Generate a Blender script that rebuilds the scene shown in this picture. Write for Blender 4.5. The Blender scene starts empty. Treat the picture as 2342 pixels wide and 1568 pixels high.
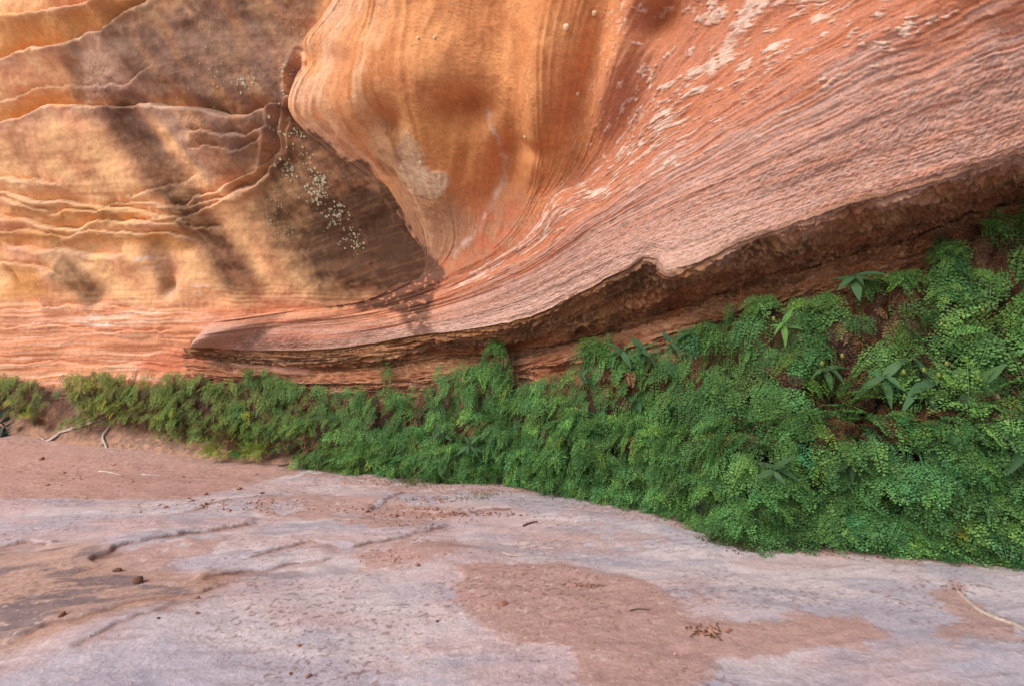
import bpy, math, random
import numpy as np
from mathutils import Vector, Matrix

random.seed(7)
rng = np.random.default_rng(11)
scene = bpy.context.scene
COL = scene.collection

# ------------------------------------------------------------------ camera
cam_d = bpy.data.cameras.new('camera')
cam = bpy.data.objects.new('camera', cam_d)
COL.objects.link(cam)
cam.location = (0, 0, 1.6)
cam.rotation_euler = (math.radians(90), 0, 0)
cam_d.sensor_width = 36.0
cam_d.lens = 17.0
cam_d.shift_y = 0.03245
cam_d.clip_start = 0.05
cam_d.clip_end = 500
scene.camera = cam

# ------------------------------------------------------------------ sky and sun (open shade, soft light from the left)
SUN_AZ, SUN_EL = math.radians(226), math.radians(39)      # azimuth clockwise from +Y
world = bpy.data.worlds.new('World')
scene.world = world
world.use_nodes = True
wn = world.node_tree
wn.nodes.clear()
w_out = wn.nodes.new('ShaderNodeOutputWorld')
w_bg = wn.nodes.new('ShaderNodeBackground')
w_sky = wn.nodes.new('ShaderNodeTexSky')
w_sky.sky_type = 'NISHITA'
w_sky.sun_disc = False
w_sky.sun_elevation = SUN_EL
w_sky.sun_rotation = SUN_AZ
w_sky.dust_density = 2.5
w_sky.air_density = 1.0
w_bg.inputs['Strength'].default_value = 0.12
wn.links.new(w_sky.outputs[0], w_bg.inputs[0])
wn.links.new(w_bg.outputs[0], w_out.inputs[0])

sun_d = bpy.data.lights.new('sun', 'SUN')
sun_d.energy = 2.0
sun_d.angle = math.radians(34)
sun_d.color = (1.0, 0.945, 0.88)
sun = bpy.data.objects.new('sun', sun_d)
COL.objects.link(sun)
sd = Vector((math.sin(SUN_AZ) * math.cos(SUN_EL), math.cos(SUN_AZ) * math.cos(SUN_EL), math.sin(SUN_EL)))
sun.rotation_euler = sd.to_track_quat('Z', 'Y').to_euler()

vs = scene.view_settings
vs.view_transform = 'Standard'
vs.look = 'None'
vs.exposure = 0.42
vs.gamma = 1.0
vs.use_curve_mapping = False

# ------------------------------------------------------------------ helpers: image coordinates, noise, splines
FS, CX, HY, EYE = 1106.0, 1171.0, 860.0, 1.6


def at(a, b, Y):
    """image pixels (a across, b down) and distance Y in metres -> world point"""
    a, b, Y = np.asarray(a, float), np.asarray(b, float), np.asarray(Y, float)
    return np.stack([(a - CX) / FS * Y, Y + 0 * a, EYE - (b - HY) / FS * Y], -1)


def srgb(r, g, b):
    c = np.array([r, g, b], float) / 255
    return np.where(c <= 0.04045, c / 12.92, ((c + 0.055) / 1.055) ** 2.4)


T2 = rng.random((256, 256)).astype(np.float32)
T3 = rng.random((64, 64, 64)).astype(np.float32)


def vn2(x, y, s=0):
    x = np.asarray(x, np.float32) + np.float32(s * 37.31 % 251); y = np.asarray(y, np.float32) + np.float32(s * 17.77 % 241)
    ix = np.floor(x).astype(np.int32); iy = np.floor(y).astype(np.int32)
    fx = x - ix.astype(np.float32); fy = y - iy.astype(np.float32)
    fx = fx * fx * (3 - 2 * fx); fy = fy * fy * (3 - 2 * fy)
    a, b, c, d = ix & 255, (ix + 1) & 255, iy & 255, (iy + 1) & 255
    return (T2[a, c] * (1 - fx) + T2[b, c] * fx) * (1 - fy) + (T2[a, d] * (1 - fx) + T2[b, d] * fx) * fy


def vn3(p, s=0):
    p = np.asarray(p, np.float32) + np.array([s * 7.13 % 61, s * 3.71 % 59, s * 5.37 % 53], np.float32)
    i = np.floor(p).astype(np.int32); f = p - i.astype(np.float32)
    f = f * f * (3 - 2 * f)
    x0, y0, z0 = (i[..., k] & 63 for k in range(3))
    x1, y1, z1 = ((i[..., k] + 1) & 63 for k in range(3))
    fx, fy, fz = f[..., 0], f[..., 1], f[..., 2]
    lo = (T3[x0, y0, z0] * (1 - fx) + T3[x1, y0, z0] * fx) * (1 - fy) + (T3[x0, y1, z0] * (1 - fx) + T3[x1, y1, z0] * fx) * fy
    hi = (T3[x0, y0, z1] * (1 - fx) + T3[x1, y0, z1] * fx) * (1 - fy) + (T3[x0, y1, z1] * (1 - fx) + T3[x1, y1, z1] * fx) * fy
    return lo * (1 - fz) + hi * fz


def fbm2(x, y, o=4, s=0, g=0.5):
    t = 0; a = 1; n = 0
    for k in range(o):
        t = t + a * vn2(x * 2 ** k, y * 2 ** k, s + k); n += a; a *= g
    return t / n


def fbm3(p, o=4, s=0, g=0.5):
    t = 0; a = 1; n = 0
    for k in range(o):
        t = t + a * vn3(p * 2 ** k, s + k); n += a; a *= g
    return t / n


def sstep(a, b, x):
    t = np.clip((x - a) / (b - a), 0, 1)
    return t * t * (3 - 2 * t)


def mix(c0, c1, m):
    return c0 + (c1 - c0) * np.asarray(m)[..., None]


def hermite(t, P, q):
    """smooth curve through control points P at parameters t, sampled at q"""
    t = np.asarray(t, float); P = np.asarray(P, float)
    m = np.zeros_like(P)
    d = np.diff(P, axis=0) / np.diff(t).reshape((-1,) + (1,) * (P.ndim - 1))
    m[0] = d[0]; m[-1] = d[-1]
    h = np.diff(t).reshape((-1,) + (1,) * (P.ndim - 1))
    m[1:-1] = (d[:-1] * h[1:] + d[1:] * h[:-1]) / (h[1:] + h[:-1])
    i = np.clip(np.searchsorted(t, q, side='right') - 1, 0, len(t) - 2)
    hh = (t[i + 1] - t[i]); s = (q - t[i]) / hh
    sh = (-1,) + (1,) * (P.ndim - 1)
    s_, hh = s.reshape(sh), hh.reshape(sh)
    return ((1 + 2 * s_) * (1 - s_) ** 2 * P[i] + s_ * (1 - s_) ** 2 * hh * m[i]
            + s_ * s_ * (3 - 2 * s_) * P[i + 1] + s_ * s_ * (s_ - 1) * hh * m[i + 1])


def loft(rows, nu, nv, extend=0.0, vpow=1.0):
    """rows of (a, b, Y) control points -> world positions and the image coordinates of a dense grid"""
    dense = []
    for r in rows:
        r = np.array(r, float)
        if extend:
            r = np.vstack([r, r[-1] + (r[-1] - r[-2]) * extend])
        seg = np.hypot(*np.diff(r[:, :2], axis=0).T)
        t = np.concatenate([[0], np.cumsum(seg)]); t /= t[-1]
        dense.append(hermite(t, r, np.linspace(0, 1, nu)))
    D = np.array(dense)
    v = np.linspace(0, 1, nv) ** vpow * (len(rows) - 1)
    G = hermite(np.arange(len(rows)), D, v)
    return at(G[..., 0], G[..., 1], G[..., 2]), G[..., :2], v


def ragged(P, Q, w):
    """the same small ups and downs along the lip for both surfaces that meet there"""
    a = Q[..., 0]
    j = (.15 + .2 * sstep(900, 1400, a)) * (.10 * (fbm2(a / 90, 0 * a + .3, 3, 88) - .5) + .07 * (vn2(a / 17, 0 * a + .7, 89) - .5) + .04 * (vn2(a / 7, 0 * a + .2, 90) - .5))
    P = P.copy(); P[..., 2] += j * w * np.clip(P[..., 1] / 6, .5, 1.2)
    return P


def normals(P):
    du = np.gradient(P, axis=1); dv = np.gradient(P, axis=0)
    n = np.cross(du, dv)
    n /= np.linalg.norm(n, axis=-1, keepdims=True) + 1e-12
    c = np.array([0, 0, EYE]) - P
    if (n * c).sum(-1).mean() < 0:
        n = -n
    return n


def polydist(q, pts):
    """distance of chart points q to a polyline, with the side (+ below) and position along it"""
    pts = np.asarray(pts, float)
    best = np.full(q.shape[:-1], 1e9); side = np.zeros(q.shape[:-1]); along = np.zeros(q.shape[:-1])
    n = len(pts) - 1
    for k in range(n):
        a, b = pts[k], pts[k + 1]
        e = b - a; L2 = (e * e).sum()
        t = np.clip(((q - a) * e).sum(-1) / L2, 0, 1)
        d = q - (a + t[..., None] * e)
        dd = np.hypot(d[..., 0], d[..., 1])
        m = dd < best
        cr = e[0] * (q[..., 1] - a[1]) - e[1] * (q[..., 0] - a[0])
        best = np.where(m, dd, best); side = np.where(m, np.sign(cr), side); along = np.where(m, (k + t) / n, along)
    return best, side, along


def inpoly(q, pts):
    pts = np.asarray(pts, float)
    x, y = q[..., 0], q[..., 1]
    r = np.zeros(x.shape, bool)
    for k in range(len(pts)):
        (x0, y0), (x1, y1) = pts[k - 1], pts[k]
        c = (y0 > y) != (y1 > y)
        xx = x0 + (y - y0) * (x1 - x0) / ((y1 - y0) if y1 != y0 else 1e-9)
        r ^= c & (x < xx)
    return r


def sdpoly(q, pts):
    """signed distance to a polygon outline, positive inside (far outside: a large negative number)"""
    pts = np.asarray(pts, float)
    span = (pts.max(0) - pts.min(0)).max() * .5 + 1e-6
    lo, hi = pts.min(0) - span, pts.max(0) + span
    near = ((q > lo) & (q < hi)).all(-1)
    out = np.full(q.shape[:-1], -1e6)
    qn = q[near]
    d, _, _ = polydist(qn, np.vstack([pts, pts[:1]]))
    out[near] = np.where(inpoly(qn, pts), d, -d)
    return out


def blob(q, cx, cy, rx, ry, rot=0.0):
    c, s = math.cos(rot), math.sin(rot)
    x = (q[..., 0] - cx); y = (q[..., 1] - cy)
    u = (c * x + s * y) / rx; v = (-s * x + c * y) / ry
    return np.exp(-(u * u + v * v))


def props(o, label=None, cat=None, group=None, kind=None):
    if label: o['label'] = label
    if cat: o['category'] = cat
    if group: o['group'] = group
    if kind: o['kind'] = kind
    return o


def grid_object(name, P, mat, col=None, parent=None, flip=False, extra=None):
    nv, nu = P.shape[:2]
    me = bpy.data.meshes.new(name)
    idx = np.arange(nv * nu).reshape(nv, nu)
    q = np.stack([idx[:-1, :-1], idx[:-1, 1:], idx[1:, 1:], idx[1:, :-1]], -1).reshape(-1, 4)
    if flip:
        q = q[:, ::-1]
    me.vertices.add(nv * nu)
    me.vertices.foreach_set('co', P.reshape(-1).astype(np.float32))
    me.loops.add(q.size)
    me.loops.foreach_set('vertex_index', q.reshape(-1).astype(np.int32))
    me.polygons.add(len(q))
    me.polygons.foreach_set('loop_start', np.arange(0, q.size, 4, dtype=np.int32))
    me.polygons.foreach_set('use_smooth', np.ones(len(q), bool))
    me.update(calc_edges=True)
    if col is not None:
        a = me.attributes.new('mineral', 'FLOAT_COLOR', 'POINT')
        a.data.foreach_set('color', np.concatenate([np.clip(col, 0, 1).reshape(-1, 3), np.ones((nv * nu, 1))], 1).astype(np.float32).reshape(-1))
    me.materials.append(mat)
    o = bpy.data.objects.new(name, me)
    COL.objects.link(o)
    o.parent = parent
    return o


def mesh_object(name, verts, faces, mat, parent=None, smooth=True, link=True):
    me = bpy.data.meshes.new(name)
    me.from_pydata([tuple(v) for v in verts], [], faces)
    me.update()
    if smooth:
        me.polygons.foreach_set('use_smooth', [True] * len(me.polygons))
    if mat:
        me.materials.append(mat)
    o = bpy.data.objects.new(name, me)
    if link:
        COL.objects.link(o)
    o.parent = parent
    return o


def empty(name, loc=(0, 0, 0)):
    e = bpy.data.objects.new(name, None)
    e.location = loc
    e.empty_display_size = 0.1
    COL.objects.link(e)
    return e


# ------------------------------------------------------------------ materials
def rock_material(name, grain=60.0, bump=0.35, rough=0.85, var=0.22, dist=0.012):
    m = bpy.data.materials.new(name); m.use_nodes = True
    nt = m.node_tree; N = nt.nodes; L = nt.links
    b = N['Principled BSDF']
    b.inputs['Roughness'].default_value = rough
    b.inputs['Specular IOR Level'].default_value = 0.25
    at_ = N.new('ShaderNodeAttribute'); at_.attribute_name = 'mineral'
    tc = N.new('ShaderNodeTexCoord')
    n1 = N.new('ShaderNodeTexNoise'); n1.inputs['Scale'].default_value = grain; n1.inputs['Detail'].default_value = 5; n1.inputs['Roughness'].default_value = 0.65
    n2 = N.new('ShaderNodeTexNoise'); n2.inputs['Scale'].default_value = grain * 0.22; n2.inputs['Detail'].default_value = 4
    L.new(tc.outputs['Object'], n1.inputs['Vector']); L.new(tc.outputs['Object'], n2.inputs['Vector'])
    mr = N.new('ShaderNodeMapRange'); mr.inputs['From Min'].default_value = 0.3; mr.inputs['From Max'].default_value = 0.7
    mr.inputs['To Min'].default_value = 1 - var; mr.inputs['To Max'].default_value = 1 + var
    L.new(n1.outputs['Fac'], mr.inputs['Value'])
    mr2 = N.new('ShaderNodeMapRange'); mr2.inputs['From Min'].default_value = 0.3; mr2.inputs['From Max'].default_value = 0.7
    mr2.inputs['To Min'].default_value = 1 - var * 0.5; mr2.inputs['To Max'].default_value = 1 + var * 0.5
    L.new(n2.outputs['Fac'], mr2.inputs['Value'])
    mu = N.new('ShaderNodeMath'); mu.operation = 'MULTIPLY'
    L.new(mr.outputs[0], mu.inputs[0]); L.new(mr2.outputs[0], mu.inputs[1])
    vm = N.new('ShaderNodeVectorMath'); vm.operation = 'SCALE'
    L.new(at_.outputs['Color'], vm.inputs[0]); L.new(mu.outputs[0], vm.inputs['Scale'])
    L.new(vm.outputs[0], b.inputs['Base Color'])
    bp = N.new('ShaderNodeBump'); bp.inputs['Strength'].default_value = bump; bp.inputs['Distance'].default_value = dist
    L.new(n1.outputs['Fac'], bp.inputs['Height']); L.new(bp.outputs[0], b.inputs['Normal'])
    return m


def plain_material(name, color, rough=0.8, scale=40.0, var=0.25, bump=0.3):
    m = bpy.data.materials.new(name); m.use_nodes = True
    nt = m.node_tree; N = nt.nodes; L = nt.links
    b = N['Principled BSDF']
    b.inputs['Roughness'].default_value = rough
    b.inputs['Specular IOR Level'].default_value = 0.25
    tc = N.new('ShaderNodeTexCoord')
    n1 = N.new('ShaderNodeTexNoise'); n1.inputs['Scale'].default_value = scale; n1.inputs['Detail'].default_value = 4
    L.new(tc.outputs['Object'], n1.inputs['Vector'])
    cr = N.new('ShaderNodeValToRGB')
    c = np.array(color)
    cr.color_ramp.elements[0].position = 0.3; cr.color_ramp.elements[0].color = (*np.clip(c * (1 - var), 0, 1), 1)
    cr.color_ramp.elements[1].position = 0.7; cr.color_ramp.elements[1].color = (*np.clip(c * (1 + var), 0, 1), 1)
    L.new(n1.outputs['Fac'], cr.inputs[0]); L.new(cr.outputs[0], b.inputs['Base Color'])
    bp = N.new('ShaderNodeBump'); bp.inputs['Strength'].default_value = bump; bp.inputs['Distance'].default_value = 0.01
    L.new(n1.outputs['Fac'], bp.inputs['Height']); L.new(bp.outputs[0], b.inputs['Normal'])
    return m


M_FACE = rock_material('sandstone_face', 45, 0.5, var=0.2)
M_OVER = rock_material('sandstone_overhang', 60, 0.7, var=0.22)
M_UNDER = rock_material('sandstone_undercut', 40, 0.6, var=0.28)
M_FLOOR = rock_material('slickrock_floor', 48, 0.6, var=0.17, dist=0.012)

# ------------------------------------------------------------------ rock wall
rock_wall = empty('rock_wall', (0, 8, 0))
props(rock_wall, 'overhanging orange and pink sandstone alcove wall above the ferns', kind='structure')
rock_wall.location = (0, 0, 0)

# control rows of the jutting overhang, from its lower lip up to the flank of the orange nose
LEFT_A = [-400, -150, 0, 200, 400, 600, 800, 1000, 1200]
LEFT_B = [1075, 1005, 930, 860, 780, 690, 560, 420, 260, 100, -100, -400]
LEFT_Y = np.array([
 [11.7,10.6,9.7,9.3,8.7,8.5,8.5,8.2,8.1],
 [12.3,11.1,10.3,9.7,9.15,8.9,8.9,8.5,8.4],
 [12.6,11.4,10.7,10.1,9.4,9.15,9.0,8.6,8.4],
 [12.6,11.4,10.7,10.1,9.45,9.15,8.95,8.6,8.4],
 [12.4,11.2,10.5,9.9,9.3,8.95,8.6,8.15,8.0],
 [12.1,10.9,10.2,9.6,9.1,8.8,8.45,8.0,7.8],
 [11.5,10.4,9.7,9.1,8.65,8.3,7.95,7.65,7.5],
 [10.9,9.8,9.1,8.6,8.15,7.75,7.35,7.1,7.0],
 [10.2,9.2,8.6,8.1,7.7,7.3,7.0,6.8,6.6],
 [9.6,8.7,8.1,7.7,7.3,7.0,6.7,6.5,6.3],
 [9.0,8.1,7.6,7.2,6.9,6.6,6.3,6.1,6.0],
 [8.0,7.2,6.8,6.5,6.2,5.9,5.7,5.5,5.4]])
LEFT = [[(a, b, y) for a, y in zip(LEFT_A, ys)] for b, ys in zip(LEFT_B, LEFT_Y)]


def left_y(a, b):
    col_ = [np.interp(a, LEFT_A, r) for r in LEFT_Y]
    return float(np.interp(-b, [-x for x in LEFT_B], col_))


def slab(row, pts):
    """the thin pink slab that runs left from the overhang, lying on the back face"""
    off = [.10, .10, .085, .07, .055, .04, .025, .012, 0, -.015, -.05, -.5][row]
    e = max(0, 10 - row)
    pts = [(438 + 6.2 * (10 - e), 790 - 5.8 * (10 - e))] + list(pts[1:])
    q = [(a, b, left_y(a, b) - off * min(1, .55 + (a - 430) / 250)) for a, b in pts]
    return [(pts[0][0] + 7, pts[0][1] - 1, left_y(*pts[0]) + .10)] + q


OVER = [
 slab(0, [(430,785),(500,797),(560,801),(660,800),(750,797),(860,783)]) + [(970,765,7.8),(1040,757,7.45),(1240,713,6.45),(1340,662,5.95),(1440,610,5.5),(1486,588,5.34),(1504,594,5.28),(1522,616,5.18),(1560,610,5.06),(1700,552,4.7),(1900,482,4.25),(2150,410,3.85),(2342,350,3.6),(2700,240,3.15)],
 slab(1, [(430,779),(560,782),(750,774),(860,760)]) + [(970,737,7.75),(1150,690,6.8),(1340,610,5.85),(1500,540,5.22),(1700,470,4.65),(1900,395,4.2),(2150,310,3.75),(2342,250,3.5),(2700,130,3.05)],
 slab(2, [(431,775),(600,762),(800,748)]) + [(1000,707,7.62),(1200,635,6.5),(1400,520,5.58),(1600,420,4.87),(1850,300,4.2),(2100,190,3.7),(2342,90,3.35),(2700,-60,2.9)],
 slab(3, [(432,772),(620,748),(830,726)]) + [(1010,682,7.55),(1200,595,6.48),(1400,450,5.55),(1600,310,4.82),(1850,150,4.1),(2100,0,3.55),(2400,-180,3.0)],
 slab(4, [(434,769),(640,738),(850,712)]) + [(1015,664,7.64),(1200,560,6.48),(1380,400,5.58),(1550,230,4.87),(1700,90,4.4),(1800,-10,4.1),(1950,-170,3.7)],
 slab(5, [(437,767),(650,730),(860,700)]) + [(1015,648,7.66),(1190,562,6.56),(1325,420,5.80),(1425,235,5.15),(1500,60,4.7),(1540,-20,4.5),(1620,-180,4.1)],
 slab(6, [(441,765),(655,724),(870,690)]) + [(1012,638,7.69),(1150,565,6.74),(1240,435,6.02),(1275,250,5.32),(1290,90,4.95),(1310,-20,4.75),(1340,-180,4.4)],
 slab(7, [(445,763),(660,719),(880,682)]) + [(1004,630,7.72),(1095,568,7.0),(1150,445,6.3),(1150,260,5.5),(1135,100,5.12),(1110,-20,4.95),(1120,-180,4.6)],
 slab(8, [(450,761),(665,715),(885,675)]) + [(990,618,7.80),(1030,562,7.30),(1010,440,6.65),(955,300,5.88),(925,180,5.45),(920,60,5.25),(915,-20,5.1),(940,-180,4.8)],
 slab(9, [(455,759),(670,712),(885,669)]) + [(972,602,7.86),(935,510,7.52),(866,412,7.1),(795,345,6.65),(745,290,6.35),(712,240,6.15),(722,190,6.02),(745,142,5.95),(742,98,5.82),(780,40,5.65),(805,-15,5.5),(840,-180,5.1)],
 slab(10, [(460,758),(672,710),(885,664)]) + [(962,592,7.98),(915,503,7.70),(838,405,7.28),(750,343,6.95),(690,290,6.75),(662,247,6.62),(673,192,6.45),(706,145,6.38),(694,100,6.25),(735,46,6.1),(766,-10,5.95),(800,-180,5.6)],
 slab(11, [(470,760),(680,714),(890,672)]) + [(985,602,8.3),(940,500,8.1),(860,400,7.9),(780,340,7.7),(725,285,7.6),(700,245,7.5),(712,190,7.4),(738,142,7.3),(730,98,7.25),(770,45,7.1),(800,-10,7.0),(830,-180,6.8)],
]

for k_, w_ in {4: .08, 5: .20, 6: .32, 7: .38, 8: .42, 9: .48, 10: .50}.items():   # the nose stands out only moderately from the face behind it
    OVER[k_] = OVER[k_][:4] + [(a, b, y + (w_ + (.9 - w_) * .75 * (w_ / .56) ** 2 * float(sstep(260, 430, b))) * max(0, left_y(min(a, 1200), b) - y) * float(sstep(640, 520, b))) for a, b, y in OVER[k_][4:]]

UND_A = [425, 560, 750, 970, 1150, 1340, 1500, 1700, 1900, 2150, 2342, 2700]
UND_Y = [9.45, 9.15, 8.9, 8.28, 7.72, 7.05, 6.42, 5.72, 5.2, 4.8, 4.55, 4.0]
UNDER = [
 [(a, b - 22, y + 0.14) for a, b, y in OVER[0]],
 [(a, b - 3, y + 0.05) for a, b, y in OVER[0]],
 [(a, b + 9, y + 0.10) for a, b, y in OVER[0]],
 list(zip(UND_A, [800, 815, 822, 795, 772, 728, 672, 612, 548, 470, 405, 290], [9.4, 9.05, 8.72, 8.05, 7.4, 6.6, 5.95, 5.3, 4.85, 4.45, 4.15, 3.6])),
 list(zip(UND_A, [818, 830, 842, 820, 800, 765, 715, 655, 595, 512, 445, 325], UND_Y)),
 list(zip(UND_A, [850, 862, 872, 860, 838, 802, 762, 702, 640, 552, 482, 360], [y - 0.08 for y in UND_Y])),
 list(zip(UND_A, [885, 890, 905, 895, 875, 850, 812, 762, 702, 602, 532, 420], [y + 0.02 for y in UND_Y])),
 list(zip(UND_A, [1000, 1010, 1030, 1030, 1030, 1030, 1020, 1000, 980, 960, 940, 900], [y + 0.25 for y in UND_Y])),
 list(zip(UND_A, [1120, 1130, 1140, 1150, 1160, 1180, 1200, 1260, 1290, 1330, 1360, 1450], [y + 0.25 for y in UND_Y])),
]

# ---- mineral colours (linear albedo)
C_ORANGE = srgb(218, 150, 98); C_ORANGE_D = srgb(178, 105, 62)
C_RED = srgb(186, 118, 88); C_PINK = srgb(190, 147, 130); C_LILAC = srgb(178, 148, 140)
C_CRUST = srgb(218, 190, 172); C_BROWN = srgb(98, 68, 48); C_VARN = srgb(74, 51, 38)
C_MAUVE = srgb(168, 132, 118); C_TAN = srgb(238, 186, 134); C_OCHRE = srgb(205, 145, 84)
C_SALMON = srgb(218, 152, 112); C_WHITE = srgb(236, 210, 194); C_DUST = srgb(192, 160, 132)


def wobble(q, amp, scale, s):
    return q + amp * np.stack([fbm2(q[..., 0] / scale, q[..., 1] / scale, 3, s) - .5,
                               fbm2(q[..., 0] / scale, q[..., 1] / scale, 3, s + 9) - .5], -1) * 2


# dark desert varnish, shared by the back face and the slab in front of it
VARN = [
 ([(640,225),(720,240),(800,330),(900,400),(980,490),(1020,590),(995,660),(935,700),(800,680),(705,640),(625,565),(565,480),(590,390),(640,330)], 55, .95),
 ([(690,400),(900,420),(1000,500),(1020,600),(990,670),(900,685),(740,670),(660,570)], 85, 1.25),
 ([(880,620),(980,595),(990,690),(1005,765),(960,765),(900,690)], 14, 0.9),
 ([(540,770),(700,765),(690,795),(560,798)], 14, 0.55),
 ([(770,780),(900,745),(960,760),(850,790)], 14, 0.35),
 ([(230,20),(480,-40),(760,-60),(690,110),(650,235),(540,265),(430,250),(300,180),(240,110)], 40, 0.72),
 ([(470,275),(640,235),(650,330),(560,400),(450,390)], 26, 0.62),
 ([(120,540),(230,560),(200,600),(90,590)], 16, 0.35),
]


VARN_EDGE = [   # outline of the main stain where it laps onto the foot of the nose
 ([(600,380),(700,300),(762,338),(820,374),(878,422),(918,490),(958,537),(1004,596),(1006,662),(996,700),(930,715),(800,700),(700,690),(620,570)], 12, 1.2)] + VARN[2:]
BANDS = [   # soft dark bands across the back face: centre line, half width, strength
 ([(255,170),(300,290),(370,410),(450,510),(530,610),(600,730)], 52, .95), ([(300,280),(350,360),(400,440)], 46, .55),
 ([(560,500),(640,600),(700,690)], 26, .35), ([(120,590),(180,640),(235,690)], 40, .8), ([(345,540),(378,600),(385,690)], 30, .55),
 ([(165,60),(168,150),(160,240)], 24, .6), ([(335,80),(345,150),(350,220)], 26, .55), ([(60,300),(75,380),(95,430)], 22, .35), ([(210,380),(240,450),(260,520)], 26, .3),
 ([(450,260),(520,360),(600,470)], 40, .45)]


def varnish_and_bands(q, table=VARN):
    w = wobble(q, 26, 80, 3)
    w = wobble(w, 12, 16, 23)
    m = np.zeros(q.shape[:-1])
    for poly, soft, k in table:
        m = np.maximum(m, k * sstep(-soft * .75, soft * .6, sdpoly(w, poly)))
    w2 = wobble(q, 14, 60, 33)
    for pts, hw, k in BANDS:
        d, _, al = polydist(w2, pts)
        m = np.maximum(m, k * (1 - sstep(.35, 1.25, d / hw)) * sstep(0, .15, al) * (1 - sstep(.85, 1, al)))
    return m


def bedding(q):
    c = mix(C_PINK, C_SALMON, sstep(770, 690, q[..., 1]))
    return mix(c, srgb(196, 118, 88), .55 * sstep(.5, .75, vn2(q[..., 0] / 150, q[..., 1] / 4.5, 76)))


# ================= overhang
nu, nv = 860, 540
P, Q, V = loft(OVER, nu, nv, extend=1.3)
P = ragged(P, Q, np.exp(-(V / .35) ** 2)[:, None])
U = np.linspace(0, 1, nu)[None, :] + np.zeros((nv, 1))
Vg = V[:, None] + np.zeros((1, nu))
N0 = normals(P)
gap = np.linalg.norm(np.gradient(P, axis=0), axis=-1) / np.gradient(V)[:, None]       # metres per row unit
warp = (fbm2(Q[..., 0] / 160, Q[..., 1] / 160, 3, 5) - .5)
S = Vg + (.16 + .34 * sstep(4.5, 6.5, Vg)) * warp * np.clip(gap, 0, .5) * 2 + .05 * (fbm2(Q[..., 0] / 40, Q[..., 1] / 40, 2, 6) - .5)
lowz = 1 - sstep(1.2, 2.6, Vg + 0.8 * warp)          # pink pitted zone above the lip
midz = sstep(1.4, 2.2, Vg) * (1 - sstep(4.8, 6.2, Vg))
nose = sstep(4.9, 6.0, Vg + 1.2 * warp)
up_n = sstep(5.2, 6.4, Vg) * (1 - sstep(7.8, 8.8, Vg))      # core of the nose: flutes run straight down it
Sx = (Q[..., 0] + .12 * Q[..., 1] + 60 * warp) / 62.0
S = S * (1 - up_n) + Sx * up_n
open_ = sstep(.10, .28, gap)
st1 = vn2(U * 9, S * 5, 1); st2 = vn2(U * 12, S * 15, 2); st3 = vn2(U * 26, S * 38, 3); st4 = vn2(U * 70, S * 84, 14)
rid = 1 - np.abs(2 * st2 - 1); rid3 = 1 - np.abs(2 * st3 - 1)
amp = np.clip(gap / .35, .12, 1.0)
disp = (.06 + .94 * open_) * amp * (0.026 * (1 - .6 * nose) * (st1 - .5) + (0.014 * midz + .004 * nose + .003) * (rid - .5) + (0.013 * midz + .004 * nose + .008 * lowz) * (rid3 - .5) + (0.010 - .004 * nose) * (st4 - .5))
# pitted grain
g1 = fbm3(P * 30, 3, 4); g2 = fbm3(P * 70, 2, 8)
disp += lowz * (0.022 * (g1 - .5) + 0.024 * (g2 - .5)) + midz * (.010 * (g1 - .5)) + nose * .006 * (g2 - .5)
# swells and hollows of the nose
for cx, cy, rx, ry, rot, k in [(1065,250,60,48,.3,-.16),(880,280,36,34,0,-.10),(1245,190,62,190,0.05,.16),(1230,335,50,22,0,-.04),(1160,370,36,90,.3,-.10),
                               (980,160,110,120,0,.08),(1420,130,40,160,.35,.10),(1350,150,30,170,.2,-.08),(1500,40,45,60,.5,-.12),(1000,430,60,70,.5,.05),
                               (820,200,50,90,.2,.05),(1290,480,50,60,.6,.06),(1450,260,30,120,.5,-.03)]:
    disp += 2.3 * k * blob(Q, cx, cy, rx, ry, rot)
disp += 0.09 * (fbm2(Q[..., 0] / 130, Q[..., 1] / 170, 3, 31) - .5) * sstep(1000, 1150, Q[..., 0] + 0.0 * Q[..., 1] + 400 * nose)
# flowing flutes along the nose
fl = vn2(U * 3 + 2 * warp, S * np.where(up_n > .5, 1.6, 7.5), 41)
disp += nose * open_ * amp * 0.03 * ((1 - np.abs(2 * fl - 1)) - .5) * sstep(.35, .6, vn2(U * 7, S * 1.3, 42))
# crusts: raised pale scales, stretched along the bedding
cr = 0.40 * vn2(U * 60, S * 8.0, 51) + 0.35 * vn2(U * 130, S * 20, 52) + .25 * vn2(U * 300, S * 52, 53)
band = np.exp(-((Vg - 3.9 - 0.5 * warp) / .8) ** 2)
crust = sstep(.575, .64, cr - .10 + .14 * band) * sstep(2.0, 2.8, Vg) * (1 - sstep(5.2, 6.0, Vg)) * sstep(980, 1060, Q[..., 0])
qw = wobble(Q, 16, 30, 61)
big = sstep(-6, 6, sdpoly(qw, [(1590,170),(1640,120),(1690,40),(1740,-40),(1790,-40),(1730,40),(1680,110),(1640,170)]))
patch = sstep(-3, 3, sdpoly(wobble(Q, 18, 26, 63), [(930,285),(962,335),(975,372),(1022,380),(1032,420),(1008,455),(945,430),(912,385),(905,320)]))
crust = np.maximum(crust, np.maximum(big * (vn2(U * 120, S * 22, 66) > .3) * .9, 0))
disp += .014 * crust + 0.012 * patch
disp += .018 * nose * (fbm3(P * 9, 3, 91) - .5)
disp *= 1 - .85 * blob(Q, 975, 605, 70, 60)
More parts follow.
